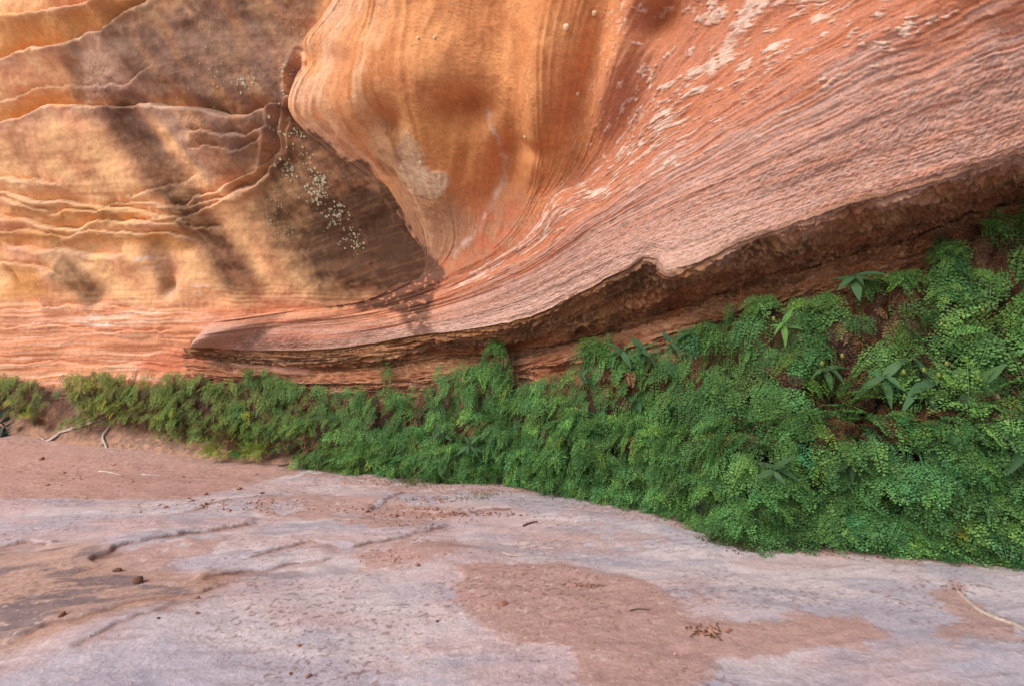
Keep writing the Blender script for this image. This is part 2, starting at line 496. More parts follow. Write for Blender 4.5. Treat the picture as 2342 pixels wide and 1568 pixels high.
# no displacement right at the lip so that it meets the undercut
disp *= np.clip(Vg / .12, 0, 1) * 0.8 + .2
Pd = P + N0 * disp[..., None]
vr = varnish_and_bands(Q, VARN_EDGE)
cvar = fbm2(Q[..., 0] / 60, Q[..., 1] / 60, 4, 71)
col = mix(C_PINK, C_LILAC, sstep(.42, .62, g1) * .6)
col = mix(col, srgb(150, 104, 84), sstep(.52, .66, g2) * .55 * lowz)
col = mix(col, C_RED, sstep(.45, .7, st2 * .5 + st3 * .5) * .38)
redm = sstep(1.9, 3.2, Vg + 1.4 * warp + .9 * (st2 - .5)) * .88
col = mix(col, mix(C_RED, C_ORANGE_D, sstep(.5, .7, st2) * .5), redm)
foot = sstep(400, 540, Q[..., 1] + 120 * (fbm2(Q[..., 0] / 45, Q[..., 1] / 45, 4, 78) - .5))
col = mix(col, mix(C_ORANGE, C_ORANGE_D, sstep(.36, .70, fl * .2 + cvar * .8) * .6), nose * (1 - .75 * foot))
col = mix(col, mix(srgb(186, 134, 104), srgb(196, 120, 88), sstep(.4, .6, fbm2(Q[..., 0] / 16, Q[..., 1] / 16, 3, 79))), nose * foot * .8)
slabz = 1 - sstep(900, 1060, Q[..., 0] + .25 * (700 - np.minimum(Q[..., 1], 700)) * 4)
col = mix(col, bedding(Q), slabz)
col = mix(col, srgb(140, 100, 74), .8 * (1 - sstep(.02, .22, Vg + .3 * (fbm2(Q[..., 0] / 30, Q[..., 1] / 30, 3, 77) - .5))) * sstep(1350, 1600, Q[..., 0]))
col = mix(col, srgb(208, 174, 158), .5 * (1 - sstep(.5, 1.3, Vg + .8 * warp)) * sstep(560, 900, Q[..., 0]) * (1 - sstep(1500, 2000, Q[..., 0])))
col = mix(col, C_CRUST, crust * (.5 + .45 * sstep(.3, .6, g1)))
col = mix(col, mix(C_DUST, srgb(206, 180, 152), sstep(.4, .6, g1)), patch * .9)
col = mix(col, srgb(140, 100, 70), .7 * sstep(-14, 10, sdpoly(wobble(Q, 18, 30, 64), [(870,285),(920,300),(910,395),(880,400),(862,340)])))
col = mix(col, srgb(176, 138, 108), .65 * sstep(-25, 25, sdpoly(qw, [(900,400),(1040,440),(1090,520),(1050,590),(985,600),(920,500)])))
col = mix(col, srgb(224, 178, 150), .6 * nose * sstep(8.4, 9.4, Vg) * sstep(.25, .5, cvar) * (1 - sstep(330, 480, Q[..., 1])))
col = mix(col, srgb(150, 84, 48), .55 * blob(Q, 1525, 40, 60, 50, .5))
col = mix(col, C_OCHRE, .5 * blob(Q, 1000, 300, 110, 60, .3))
flake = sstep(.60, .68, fbm2(Q[..., 0] / 9, Q[..., 1] / 6, 3, 74)) * sstep(590, 640, Q[..., 1])
col = mix(col, mix(C_VARN, srgb(104, 70, 62), .5), np.clip(vr, 0, 1) * (1 - .75 * flake) * .86)
seam, _, al = polydist(wobble(Q, 10, 24, 82), [(1108,262),(1138,320),(1150,385),(1142,430),(1110,490),(1075,545),(1040,585)])
seamk = np.exp(-(seam / (4 + 3 * vn2(Q[..., 0] / 9, Q[..., 1] / 9, 83))) ** 2) * (.35 + .65 * sstep(.35, .6, vn2(Q[..., 0] / 14, Q[..., 1] / 14, 84)))
col = mix(col, C_CRUST, seamk * .75)
edgeln = sstep(.55, .8, vn2(U * 9 + 3 * warp, Vg * 9 + 1.6 * (fbm2(Q[..., 0] / 30, Q[..., 1] / 30, 3, 85) - .5), 86)) * sstep(7.7, 8.6, Vg) * (1 - sstep(540, 600, Q[..., 1]))
col = mix(col, srgb(232, 186, 146), .5 * edgeln * (1 - .8 * vr))
thin = sstep(.62, .74, vn2(U * 5, S * 30, 81)) * nose
col = mix(col, srgb(222, 176, 138), .35 * thin * open_ * sstep(7.6, 8.6, Vg))
col = col * (0.92 + .16 * g2)[..., None]
overhang = grid_object('overhang', Pd, M_OVER, col, rock_wall)
over_P, over_N, over_Q = Pd, N0, Q

# ================= back face on the left
nu, nv = 560, 520
P, Q, V = loft(LEFT, nu, nv)
N0 = normals(P)
qa = wobble(wobble(Q, 18, 70, 101), 4, 15, 104)
disp = 0.26 * (fbm2(Q[..., 0] / 150, Q[..., 1] / 85, 3, 103) - .5)
LEDGES = [  # polyline, height of the step out below it, reach below, hollow above, reach above
 ([(-400,190),(-100,175),(0,150),(100,108),(230,72),(300,30),(350,-15)], .20, 55, .16, 40),
 ([(-400,330),(0,298),(60,272),(180,232),(300,238),(420,248),(540,264),(640,232),(760,200)], .17, 50, .16, 34),
 ([(-400,420),(0,398),(60,412),(160,426)], .08, 16, .05, 14),
 ([(-400,440),(0,440),(100,462),(200,470),(290,476),(400,500)], .11, 20, .08, 16),
 ([(-300,480),(0,486),(90,514),(180,530),(225,512),(320,500),(400,520)], .12, 24, .09, 16),
 ([(0,555),(90,575),(230,590),(300,580)], .08, 26, .05, 20),
 ([(400,480),(450,440),(500,430),(560,400),(640,340)], .09, 18, .07, 14),
 ([(380,520),(440,490),(500,470),(580,420),(650,360)], .06, 14, .05, 12),
 ([(280,440),(400,420),(450,395)], .05, 14, .04, 12),
 ([(430,300),(520,310),(640,290)], .07, 18, .05, 14),
 ([(-100,30),(60,30),(180,5),(260,-20)], .14, 26, .10, 22),
 ([(-200,452),(0,455),(120,486),(210,484),(300,470)], .06, 10, .06, 8),
 ([(-100,505),(60,528),(150,545),(260,528),(380,535),(440,560)], .06, 14, .05, 10),
 ([(200,470),(320,455),(420,470),(520,450),(600,400)], .06, 12, .05, 10),
 ([(280,505),(380,498),(450,525),(520,520)], .05, 12, .05, 9),
 ([(430,340),(520,345),(620,310)], .05, 12, .05, 10),
 ([(-200,590),(0,598),(70,606),(160,640)], .05, 14, .05, 10),
 ([(-200,230),(0,225),(120,200),(260,190),(380,150)], .05, 16, .03, 12),
 ([(-200,700),(60,712),(160,700),(300,705),(420,716)], .03, 8, .03, 7),
 ([(-200,745),(100,750),(240,762),(420,755)], .025, 8, .03, 7),
 ([(-200,830),(60,838),(200,832),(300,838),(420,846)], .05, 12, .05, 8),
]
crest = np.zeros(Q.shape[:-1])
for pts, h, rb, ha, ra in LEDGES:
    d, s, al = polydist(qa, pts)
    fade = sstep(0, .08, al) * (1 - sstep(.9, 1, al)) * (.35 + .9 * vn2(al * 9, 0 * al + h * 50, 105))
    below = s * np.sign(pts[-1][0] - pts[0][0]) > 0
    crest = np.maximum(crest, fade * below * np.exp(-d / (rb * .55)))
    disp += fade * np.where(below, h * np.exp(-d / rb) * np.minimum(1, .45 + d / 14), -1.5 * ha * np.exp(-d / ra))
for cx, cy, rx, ry, rot, k in [(20,650,60,22,.9,-.14),(385,655,16,26,.4,-.16),(420,660,34,26,0,.05),(60,690,40,16,.8,-.1),(300,650,60,50,0,.05),(560,560,140,60,.7,.08),(760,520,130,120,.5,-.12),(150,620,80,40,.2,.06),(120,360,120,60,0,.08)]:
    disp += k * blob(Q, cx, cy, rx, ry, rot)
for gpts, gw, gk in [([(690,120),(668,190),(650,250),(640,320),(600,390),(540,440)], 9, .10), ([(700,150),(680,240),(660,320),(640,360)], 5, .06)]:
    d, s, al = polydist(qa, gpts)
    disp += -gk * np.exp(-(d / gw) ** 2) * sstep(0, .1, al) * (1 - sstep(.8, 1, al)) + .5 * gk * np.exp(-((d - 2.2 * gw) / gw) ** 2)
lx = 0.045 * Q[..., 1] + .4 * (fbm2(Q[..., 0] / 120, Q[..., 1] / 90, 3, 111) - .5) * 3
ss1 = vn2(Q[..., 0] / 130, lx * 2.2, 112); ss2 = vn2(Q[..., 0] / 70, lx * 6, 113)
calm = .3 + .7 * np.maximum(sstep(640, 720, Q[..., 1]), .8 * sstep(400, 440, Q[..., 1]) * (1 - sstep(520, 560, Q[..., 1])) * (1 - sstep(380, 480, Q[..., 0])))
disp += .6 * calm * (.035 * ((1 - np.abs(2 * ss1 - 1)) - .5) + .018 * ((1 - np.abs(2 * ss2 - 1)) - .5))
g1 = fbm3(P * 14, 3, 114); g2 = fbm3(P * 34, 2, 115)
disp += .022 * (g1 - .5) + .010 * (g2 - .5)
d, s, al = polydist(Q, [(10,620),(30,660),(80,700)])
disp -= .08 * np.exp(-(d / 7) ** 2)
disp *= 1 - .85 * blob(Q, 960, 600, 90, 80)
Pd = P + N0 * disp[..., None]
vr = varnish_and_bands(Q)
cvar = fbm2(Q[..., 0] / 80, Q[..., 1] / 50, 4, 116)
col = mix(C_TAN, C_SALMON, sstep(.3, .7, fbm2((Q[..., 0] - .6 * Q[..., 1]) / 50, Q[..., 1] / 120, 3, 131)) * .8)
och = sstep(-15, 15, np.maximum.reduce([sdpoly(qa, [(-400,60),(0,40),(160,20),(300,-20),(320,10),(225,62),(100,100),(0,140),(-400,180)]),
                                         sdpoly(qa, [(-400,270),(0,235),(180,200),(400,225),(180,228),(60,264),(0,290),(-400,320)]),
                                         sdpoly(qa, [(-400,500),(0,520),(180,540),(400,530),(430,580),(250,560),(0,560)]),
                                         sdpoly(qa, [(0,470),(180,478),(330,490),(200,520),(0,480)]),
                                         sdpoly(qa, [(0,600),(90,610),(110,680),(60,700),(0,680)])]))
col = mix(col, C_OCHRE, och * .85)
mauve = sstep(-40, 30, np.maximum(sdpoly(qa, [(150,110),(420,20),(700,-80),(690,240),(560,262),(420,245),(200,225)]), sdpoly(qa, [(200,240),(640,240),(640,340),(480,400),(300,330)])))
col = mix(col, C_MAUVE, mauve * sstep(.25, .65, fbm2((Q[..., 0] - .6 * Q[..., 1]) / 34, Q[..., 1] / 110, 4, 117)) * .8)
col = mix(col, srgb(186, 160, 152), crest * .4 * sstep(.3, .55, fbm2(Q[..., 0] / 40, Q[..., 1] / 30, 3, 126)))
pinkz = sstep(660, 730, Q[..., 1] + 40 * (cvar - .5)) * sstep(440, 520, Q[..., 0])
low = sstep(660, 730, Q[..., 1] + 30 * (cvar - .5))
col = mix(col, mix(srgb(216, 148, 112), srgb(232, 190, 164), sstep(.4, .8, ss2 * .5 + cvar * .5)), low * .85)
col = mix(col, bedding(Q), pinkz)
wh = sstep(.55, .68, .6 * vn2(Q[..., 0] / 34, Q[..., 1] / 7, 118) + .4 * vn2(Q[..., 0] / 90, Q[..., 1] / 30, 119)) * np.clip(
    blob(Q, 400, 695, 70, 30) + blob(Q, 230, 745, 60, 26) + .8 * blob(Q, 470, 640, 36, 20) + .6 * blob(Q, 330, 590, 50, 24), 0, 1)
col = mix(col, C_WHITE, wh)
col = mix(col, srgb(190, 112, 84), .8 * sstep(-8, 8, sdpoly(wobble(Q, 14, 30, 120), [(310,830),(400,790),(450,780),(480,830),(470,850),(330,850)])))
st = sstep(.6, .75, vn2(Q[..., 0] / 160, lx * 9, 121)) * sstep(640, 700, Q[..., 1])
col = mix(col, srgb(196, 116, 78), st * .55)
mott = sstep(.3, .7, fbm2((Q[..., 0] - .5 * Q[..., 1]) / 13, Q[..., 1] / 16, 4, 122))
streak = .70 + .30 * fbm2((Q[..., 0] - .7 * Q[..., 1]) / 16, Q[..., 1] / 130, 3, 123) + .06 * fbm2(Q[..., 0] / 5, Q[..., 1] / 3, 2, 127)
bandl = vn2(Q[..., 0] / 60, (Q[..., 1] + .35 * Q[..., 0]) / 4.5 + 2 * fbm2(Q[..., 0] / 90, Q[..., 1] / 90, 2, 128), 129)
col = mix(col, mix(C_VARN, srgb(122, 84, 60), sstep(.45, .8, bandl) * .5), np.clip(vr * (.84 + .2 * mott) * streak, 0, .95))  # one dark brown for the varnish and the soft bands
fleck = sstep(.66, .7, vn2(Q[..., 0] / 3.2, Q[..., 1] / 2.6, 124)) * sstep(.5, .62, fbm2(Q[..., 0] / 70, Q[..., 1] / 60, 2, 125)) * mauve
col = mix(col, srgb(60, 42, 36), fleck * .4)
bank = sstep(880, 900, Q[..., 1])
col = mix(col, mix(srgb(168, 128, 106), srgb(134, 106, 92), sstep(.4, .6, g1)), bank)
grn = blob(Q, 20, 1010, 160, 30) + blob(Q, 560, 1035, 140, 26)
col = mix(col, srgb(140, 108, 76), .35 * np.clip(grn, 0, 1))
col = col * (.92 + .16 * g2)[..., None]
cliff_face = grid_object('cliff_face', Pd, M_FACE, col, rock_wall)
face_P, face_N, face_Q = Pd, N0, Q

# ================= undercut recess below the lip
nu, nv = 820, 240
P, Q, V = loft(UNDER, nu, nv, extend=1.3)
P = ragged(P, Q, np.exp(-(np.clip(V - 1.2, 0, 9) / .9) ** 2)[:, None])
Vg = V[:, None] + np.zeros((1, nu))
U = np.linspace(0, 1, nu)[None, :] + np.zeros((nv, 1))
N0 = normals(P)
warp = fbm2(U * 14, Vg * 1.2, 4, 130) - .5
S = Vg + 1.1 * warp
r1 = 1 - np.abs(2 * vn2(U * 26, S * 4, 131) - 1)
r2 = 1 - np.abs(2 * vn2(U * 60, S * 9, 132) - 1)
r3 = 1 - np.abs(2 * vn2(U * 130, S * 20, 133) - 1)
k = sstep(1.0, 2.2, Vg)
r4 = 1 - np.abs(2 * vn2(U * 300 + 4 * warp, S * 30, 139) - 1)
disp = k * (.09 * (r1 - .5) + .06 * (r2 - .5) + .045 * (r3 - .5) + .03 * (r4 - .5)) + .10 * k * (fbm2(U * 20, Vg * 1.5, 3, 134) - .5)
g1 = fbm3(P * 30, 3, 135)
disp += .05 * (g1 - .5) * sstep(.8, 1.2, Vg)
Pd = P + N0 * disp[..., None]
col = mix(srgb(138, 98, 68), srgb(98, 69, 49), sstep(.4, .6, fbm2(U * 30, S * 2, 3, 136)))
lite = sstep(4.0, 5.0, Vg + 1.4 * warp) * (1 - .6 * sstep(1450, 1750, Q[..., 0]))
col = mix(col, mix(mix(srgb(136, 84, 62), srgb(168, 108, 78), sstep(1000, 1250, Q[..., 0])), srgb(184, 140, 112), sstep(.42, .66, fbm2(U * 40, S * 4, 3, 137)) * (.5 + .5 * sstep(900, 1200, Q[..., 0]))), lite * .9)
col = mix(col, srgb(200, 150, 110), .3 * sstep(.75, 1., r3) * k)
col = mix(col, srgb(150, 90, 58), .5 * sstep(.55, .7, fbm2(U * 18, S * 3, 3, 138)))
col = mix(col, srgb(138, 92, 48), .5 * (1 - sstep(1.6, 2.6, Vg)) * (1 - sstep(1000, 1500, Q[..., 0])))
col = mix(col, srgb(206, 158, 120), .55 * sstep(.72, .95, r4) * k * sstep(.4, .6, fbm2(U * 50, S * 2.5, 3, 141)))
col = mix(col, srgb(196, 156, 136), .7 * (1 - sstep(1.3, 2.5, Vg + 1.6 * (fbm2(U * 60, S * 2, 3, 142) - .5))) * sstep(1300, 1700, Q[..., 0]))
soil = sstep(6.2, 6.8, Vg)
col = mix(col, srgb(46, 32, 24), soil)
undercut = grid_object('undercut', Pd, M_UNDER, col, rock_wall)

# ------------------------------------------------------------------ slickrock floor
FROOT = [(430,1000,9.1),(560,1035,8.75),(690,1062,8.3),(780,1080,8.0),(970,1098,7.45),(1150,1106,7.1),(1200,1112,6.95),(1230,1128,6.6),(1340,1136,6.38),(1450,1142,6.2),(1500,1168,5.75),(1600,1202,5.15),(1700,1237,4.68),(1900,1245,4.6),(2150,1268,4.33),(2342,1292,4.08),(2700,1352,3.6)]


def ground_base(X, Y):
    return 0.13 * np.clip(Y - 8.0, 0, 6) ** 1.3


def gp(a, b):
    """image pixels -> point on the floor plane"""
    Y = FS * EYE / (np.asarray(b, float) - HY)
    for _ in range(12):
        Y = FS * (EYE - ground_base(0, Y)) / (np.asarray(b, float) - HY)
    return np.stack([(np.asarray(a, float) - CX) / FS * Y, Y], -1)


def gpoly(pts):
    return np.array([gp(a, b) for a, b in pts])


yr = np.concatenate([np.linspace(-40, 0.6, 24)[:-1], np.geomspace(0.6, 1.6, 30)[:-1], np.geomspace(1.6, 12.0, 560)[:-1], np.linspace(12.0, 40, 24)])
xr = np.concatenate([-np.geomspace(30, 1.35, 24)[:-1], np.linspace(-1.35, 1.35, 700)[1:-1], np.geomspace(1.35, 30, 24)])
wY = np.clip(yr, 1.6, 12.0)
X = xr[None, :] * wY[:, None]; Y = yr[:, None] + 0 * X
Gq = np.stack([X, Y], -1)
STEPS = [  # polyline in image pixels, step height, reach
 ([(235,1290),(240,1275),(275,1258),(360,1235),(430,1226),(500,1215),(560,1205),(600,1198)], .036, .5),
 ([(0,1247),(60,1240),(110,1250)], .03, .2),
 ([(400,1175),(470,1155),(540,1140),(700,1130)], .02, .3),
 ([(800,1258),(850,1240),(900,1228),(960,1215),(1040,1195)], .03, .35),
 ([(540,1285),(700,1240),(800,1258)], .02, .2),
 ([(430,1330),(600,1300),(780,1265)], .025, .25),
 ([(840,1170),(880,1140),(930,1125)], .025, .3),
 ([(900,1165),(1000,1175),(1100,1170),(1200,1165)], .03, .25),
 ([(1200,1105),(1260,1120),(1330,1135)], .04, .3),
 ([(0,1480),(120,1440),(260,1400),(420,1360),(560,1320)], .018, .3),
 ([(150,1500),(260,1440),(400,1400)], .014, .2),
 ([(1590,1345),(1640,1375)], .012, .1),
 ([(1480,1160),(1540,1185),(1600,1190)], .035, .2),
]
Z = ground_base(X, Y)
Z = Z + .10 * (fbm2(X * .55 + Y * .2, Y * .8, 3, 200) - .5) + .045 * (fbm2(X * 1.3 + Y * .6, Y * 2.2, 3, 201) - .5)
dark = np.zeros_like(X)
Gw = Gq + .10 * np.stack([fbm2(X * 3, Y * 3, 3, 203, .7) - .5, fbm2(X * 3, Y * 3, 3, 204, .7) - .5], -1) * 2
for pts, h, reach in STEPS:
    d, s, al = polydist(Gw, gpoly(pts))
    fade = sstep(0, .1, al) * (1 - sstep(.85, 1, al))
    Z = Z + np.where(s > 0, h * fade * np.exp(-(d / reach) ** 2) * np.minimum(1, d / .03), -0.3 * h * fade * np.exp(-d / .05) * np.minimum(1, d / .03))
# broad pale swell in the left foreground and a gully towards the middle
gd, _, _ = polydist(Gq, gpoly([(260,1480),(520,1400),(800,1320),(1010,1260)]))
Z = Z + .05 * np.exp(-(gd / .45) ** 2)
gd, _, _ = polydist(Gq, gpoly([(820,1290),(930,1240),(1040,1230)]))
Z = Z - .05 * np.exp(-(gd / .22) ** 2)
rip = vn2(X * 3.0 + Y * 2.2, Y * 9.0 - X * 2.2, 205)
Z = Z + .010 * ((1 - np.abs(2 * rip - 1)) - .5)
f1 = fbm2(X * 22, Y * 30, 3, 206)
Z = Z + .006 * (f1 - .5)

C_GREY = srgb(178, 168, 175); C_SAND = srgb(176, 141, 131); C_PALE = srgb(198, 184, 184); C_BLUE = srgb(154, 150, 162)
C_REDS = srgb(178, 142, 131); C_TANF = srgb(178, 142, 122)
fw = Gq + .16 * np.stack([fbm2(X * 2.6, Y * 3.4, 4, 210) - .5, fbm2(X * 2.6, Y * 3.4, 4, 211) - .5], -1) * 2
fw = fw + .06 * np.stack([fbm2(X * 12, Y * 16, 3, 212) - .5, fbm2(X * 12, Y * 16, 3, 213) - .5], -1) * 2


def area(pts, soft):
    soft = soft + .07
    return sstep(-soft, soft, sdpoly(fw, gpoly(pts)))


mott = fbm2(X * 1.6 + Y * .5, Y * 2.8, 4, 214)
col = mix(C_GREY, C_PALE, sstep(.4, .65, mott))
col = mix(col, srgb(190, 164, 162), sstep(.45, .65, fbm2(X * 1.1 + 3, Y * 2.0, 4, 215)) * .75)
col = mix(col, C_BLUE, .5 * sstep(.55, .72, fbm2(X * 1.7 + Y * 1.3, Y * 4.6, 4, 216)))
col = mix(col, C_PALE, .8 * area([(300,1440),(520,1380),(760,1310),(1000,1270),(1010,1300),(760,1370),(480,1430),(340,1480)], .12))
sand = np.zeros_like(X)
for pts, soft, k in [
 ([(1050,1285),(1250,1280),(1440,1310),(1560,1365),(1600,1400),(1700,1425),(1840,1385),(1950,1400),(2015,1440),(1900,1490),(1790,1495),(1700,1530),(1640,1620),(1330,1620),(1250,1480),(1090,1440),(1040,1370)], .03, .95),
 ([(2080,1340),(2200,1325),(2250,1370),(2342,1420),(2342,1470),(2200,1480),(2120,1450),(2170,1400)], .03, .85),
 ([(1180,1215),(1350,1205),(1520,1225),(1560,1245),(1420,1265),(1250,1262),(1170,1245)], .05, .6),
 ([(-200,1030),(300,1030),(640,1055),(700,1075),(480,1125),(440,1140),(0,1142),(-200,1145)], .06, .95),
 ([(560,1140),(760,1125),(900,1135),(1000,1165),(1060,1180),(900,1215),(760,1195),(600,1180)], .05, .8),
 ([(820,1255),(900,1240),(1040,1225),(1080,1250),(1000,1290),(900,1310),(820,1300)], .04, .85),
 ([(660,1068),(930,1100),(1200,1110),(1240,1130),(1000,1140),(800,1110),(640,1085)], .08, .75),
 ([(1450,1130),(1600,1190),(1700,1235),(1900,1250),(2342,1300),(2342,1320),(1800,1270),(1620,1240),(1500,1190)], .06, .7),
 ([(240,1270),(420,1240),(520,1230),(470,1270),(340,1300),(260,1310)], .03, .8),
 ([(1590,1480),(1700,1460),(1780,1500),(1750,1540),(1640,1540)], .02, .5)]:
    sand = np.maximum(sand, k * area(pts, soft))
sn = fbm2(X * 5, Y * 7, 4, 217)
fine = .6 * vn2(X * 34, Y * 40, 230) + .4 * vn2(X * 80, Y * 90, 231)
sand = np.clip(sand * sstep(.30, .42, sn + .2 * (sand > .8)), 0, 1)
sand = sand * sstep(.28, .72, sand + .75 * (fine - .5)) 
tan = area([(-200,1260),(160,1250),(420,1310),(560,1310),(360,1410),(180,1440),(0,1490),(-200,1520)], .08)
col = mix(col, C_TANF, tan * .8)
dk = sstep(.56, .66, fbm2(X * 2.2 + Y * 1.1, Y * 6.5 - X * 1.5, 4, 218)) * np.maximum(tan, .55 * area([(380,1340),(700,1270),(740,1300),(480,1390),(300,1470),(240,1450)], .1))
col = mix(col, srgb(118, 104, 106), dk * .8)
col = mix(col, C_SAND, sand)
back = area([(-300,1000),(500,1030),(640,1060),(450,1130),(-300,1145)], .1)
col = mix(col, C_REDS, back * .75)
spk = fbm2(X * 40, Y * 52, 2, 219)
flow = vn2(X * 7 + Y * 5, Y * 34 - X * 9, 222)
col = col * (.86 + .20 * spk + .08 * flow)[..., None]
grit = sstep(.74, .80, vn2(X * 46, Y * 46, 223)) * sstep(.35, .6, fbm2(X * 1.5, Y * 1.5, 3, 224))
col = mix(col, srgb(112, 76, 62), grit * .55)
chip = sstep(.80, .86, vn2(X * 34, Y * 40, 225)) * sstep(.4, .6, fbm2(X * 1.2 + 9, Y * 1.5, 3, 226))
col = mix(col, srgb(212, 192, 184), chip * .5)
for pts, h, reach in STEPS:           # brown dirt along the broken edges, with the step's shadow line painted in
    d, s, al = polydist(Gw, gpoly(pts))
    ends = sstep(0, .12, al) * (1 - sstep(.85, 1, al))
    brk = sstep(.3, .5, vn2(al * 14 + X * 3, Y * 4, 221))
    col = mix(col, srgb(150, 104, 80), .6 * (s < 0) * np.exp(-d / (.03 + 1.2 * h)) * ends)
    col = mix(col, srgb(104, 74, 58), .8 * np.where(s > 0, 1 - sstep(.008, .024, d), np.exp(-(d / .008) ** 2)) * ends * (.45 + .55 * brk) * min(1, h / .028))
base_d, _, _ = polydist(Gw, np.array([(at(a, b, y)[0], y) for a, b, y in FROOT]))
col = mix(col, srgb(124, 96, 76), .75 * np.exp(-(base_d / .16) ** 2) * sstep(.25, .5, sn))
Z = Z + sand * (.006 + .010 * (fbm2(X * 9, Y * 9, 3, 220) - .5))
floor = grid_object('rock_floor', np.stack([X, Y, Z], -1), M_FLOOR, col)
props(floor, 'pale mauve slickrock floor with patches of red sand', kind='structure')
FY, FX, FZ = yr, xr, Z


def floor_z(x, y):
    j = int(np.clip(np.searchsorted(yr, y) - 1, 0, len(yr) - 2))
    i = int(np.clip(np.searchsorted(xr, x / np.clip(y, 1.6, 12.0)) - 1, 0, len(xr) - 2))
    return float(max(FZ[j, i], FZ[j + 1, i], FZ[j, i + 1], FZ[j + 1, i + 1]))


# ------------------------------------------------------------------ ferns
def leaf_material(name, translucent=0.25, vein=False):
    m = bpy.data.materials.new(name); m.use_nodes = True
    nt = m.node_tree; N = nt.nodes; L = nt.links
    b = N['Principled BSDF']; out = N['Material Output']
    b.inputs['Roughness'].default_value = 0.55
    b.inputs['Specular IOR Level'].default_value = 0.3
    a = N.new('ShaderNodeAttribute'); a.attribute_type = 'INSTANCER'; a.attribute_name = 'tint'
    tc = N.new('ShaderNodeTexCoord')
    if vein:
        w = N.new('ShaderNodeTexWave'); w.wave_type = 'BANDS'; w.bands_direction = 'Y'
        w.inputs['Scale'].default_value = 5.2; w.inputs['Distortion'].default_value = 0.6
        L.new(tc.outputs['UV'], w.inputs['Vector']); src = w.outputs['Fac']
        lo, hi = 0.78, 1.12
    else:
        w = N.new('ShaderNodeTexNoise'); w.inputs['Scale'].default_value = 9.0; w.inputs['Detail'].default_value = 2
        L.new(tc.outputs['Object'], w.inputs['Vector']); src = w.outputs['Fac']
        lo, hi = 0.6, 1.4
    mr = N.new('ShaderNodeMapRange'); mr.inputs['From Min'].default_value = 0.0 if vein else .3; mr.inputs['From Max'].default_value = 1.0 if vein else .7
    mr.inputs['To Min'].default_value = lo; mr.inputs['To Max'].default_value = hi
    L.new(src, mr.inputs['Value'])
    vm = N.new('ShaderNodeVectorMath'); vm.operation = 'SCALE'
    L.new(a.outputs['Color'], vm.inputs[0]); L.new(mr.outputs[0], vm.inputs['Scale'])
    L.new(vm.outputs[0], b.inputs['Base Color'])
    t = N.new('ShaderNodeBsdfTranslucent'); L.new(vm.outputs[0], t.inputs['Color'])
    mx = N.new('ShaderNodeMixShader'); mx.inputs[0].default_value = translucent
    L.new(b.outputs[0], mx.inputs[1]); L.new(t.outputs[0], mx.inputs[2]); L.new(mx.outputs[0], out.inputs['Surface'])
    if vein:
        bp = N.new('ShaderNodeBump'); bp.inputs['Strength'].default_value = .4; bp.inputs['Distance'].default_value = .02
        L.new(src, bp.inputs['Height']); L.new(bp.outputs[0], b.inputs['Normal'])
    return m


M_FERN = leaf_material('fern_leaf', 0.28)
M_BROAD = leaf_material('broad_leaf', 0.2, vein=True)


def frond_mesh(seed, width=1.0, n=8, pin=0.064):
    """one drooping maidenhair frond, 1 unit long: side branches carrying fan-shaped leaflets"""
    r = random.Random(seed)
    V, Fc = [], []
    bend = r.uniform(.12, .34); sway = r.uniform(-.12, .12)

    def spine(t):
        return Vector((t, sway * t * t, .10 * t - (bend + .1) * t * t))

    def leaflet(p, ang, size, roll):
        d = Vector((math.cos(ang), math.sin(ang), r.uniform(-.45, .15))).normalized()
        sd = Vector((-math.sin(ang), math.cos(ang), roll)).normalized()
        up = d.cross(sd)
        k = len(V); c = r.uniform(-.1, .25) * size
        V.extend([p, p + d * size * .5 - sd * size * .52 + up * c, p + d * size * .95 - sd * size * .3,
                  p + d * size * 1.0 + sd * size * .28, p + d * size * .52 + sd * size * .52 + up * c])
        Fc.extend([(k, k + 1, k + 2), (k, k + 2, k + 3), (k, k + 3, k + 4)])

    # thin stalk
    k = len(V)
    for i in range(6):
        p = spine(i / 5 * .96)
        V.extend([p + Vector((0, -.006, 0)), p + Vector((0, .006, 0))])
    for i in range(5):
        Fc.append((k + 2 * i, k + 2 * i + 1, k + 2 * i + 3, k + 2 * i + 2))
    for i in range(n):
        t = .16 + .80 * i / n
        p0 = spine(t)
        ln = width * .46 * min(1, (t + .12) / .38) * (1.04 - t) ** .85 * r.uniform(.8, 1.15)
        for sgn in (-1, 1):
            a0 = sgn * r.uniform(.75, 1.15)
            m = max(1, int(ln / (pin * .92)))
            for j in range(m):
                q = (j + .6) / m * ln
                a = a0 - sgn * .25 * q / max(ln, .01)
                p = p0 + Vector((math.cos(a) * q, math.sin(a) * q, -.25 * q * q + r.uniform(-.012, .012)))
                leaflet(p, a + (.75 if j % 2 else -.75) * r.uniform(.6, 1.2), pin * r.uniform(.75, 1.15), r.uniform(-.5, .5))
            leaflet(p0 + Vector((math.cos(a0) * ln, math.sin(a0) * ln, -.25 * ln * ln)), a0, pin * .9, r.uniform(-.4, .4))
    leaflet(spine(.97), 0, pin, 0)
    return V, Fc


frond_lib = bpy.data.collections.new('frond_library')
FROND = []
for k in range(7):
    v, f = frond_mesh(100 + k, [1.0, .8, .6, .95, .7, .5, .85][k], [9, 9, 10, 9, 10, 11, 9][k])
    o = mesh_object('frond', v, f, M_FERN, smooth=False, link=False)
    o.name = 'frond_kind_%d' % k
    frond_lib.objects.link(o)
    FROND.append(o.data)

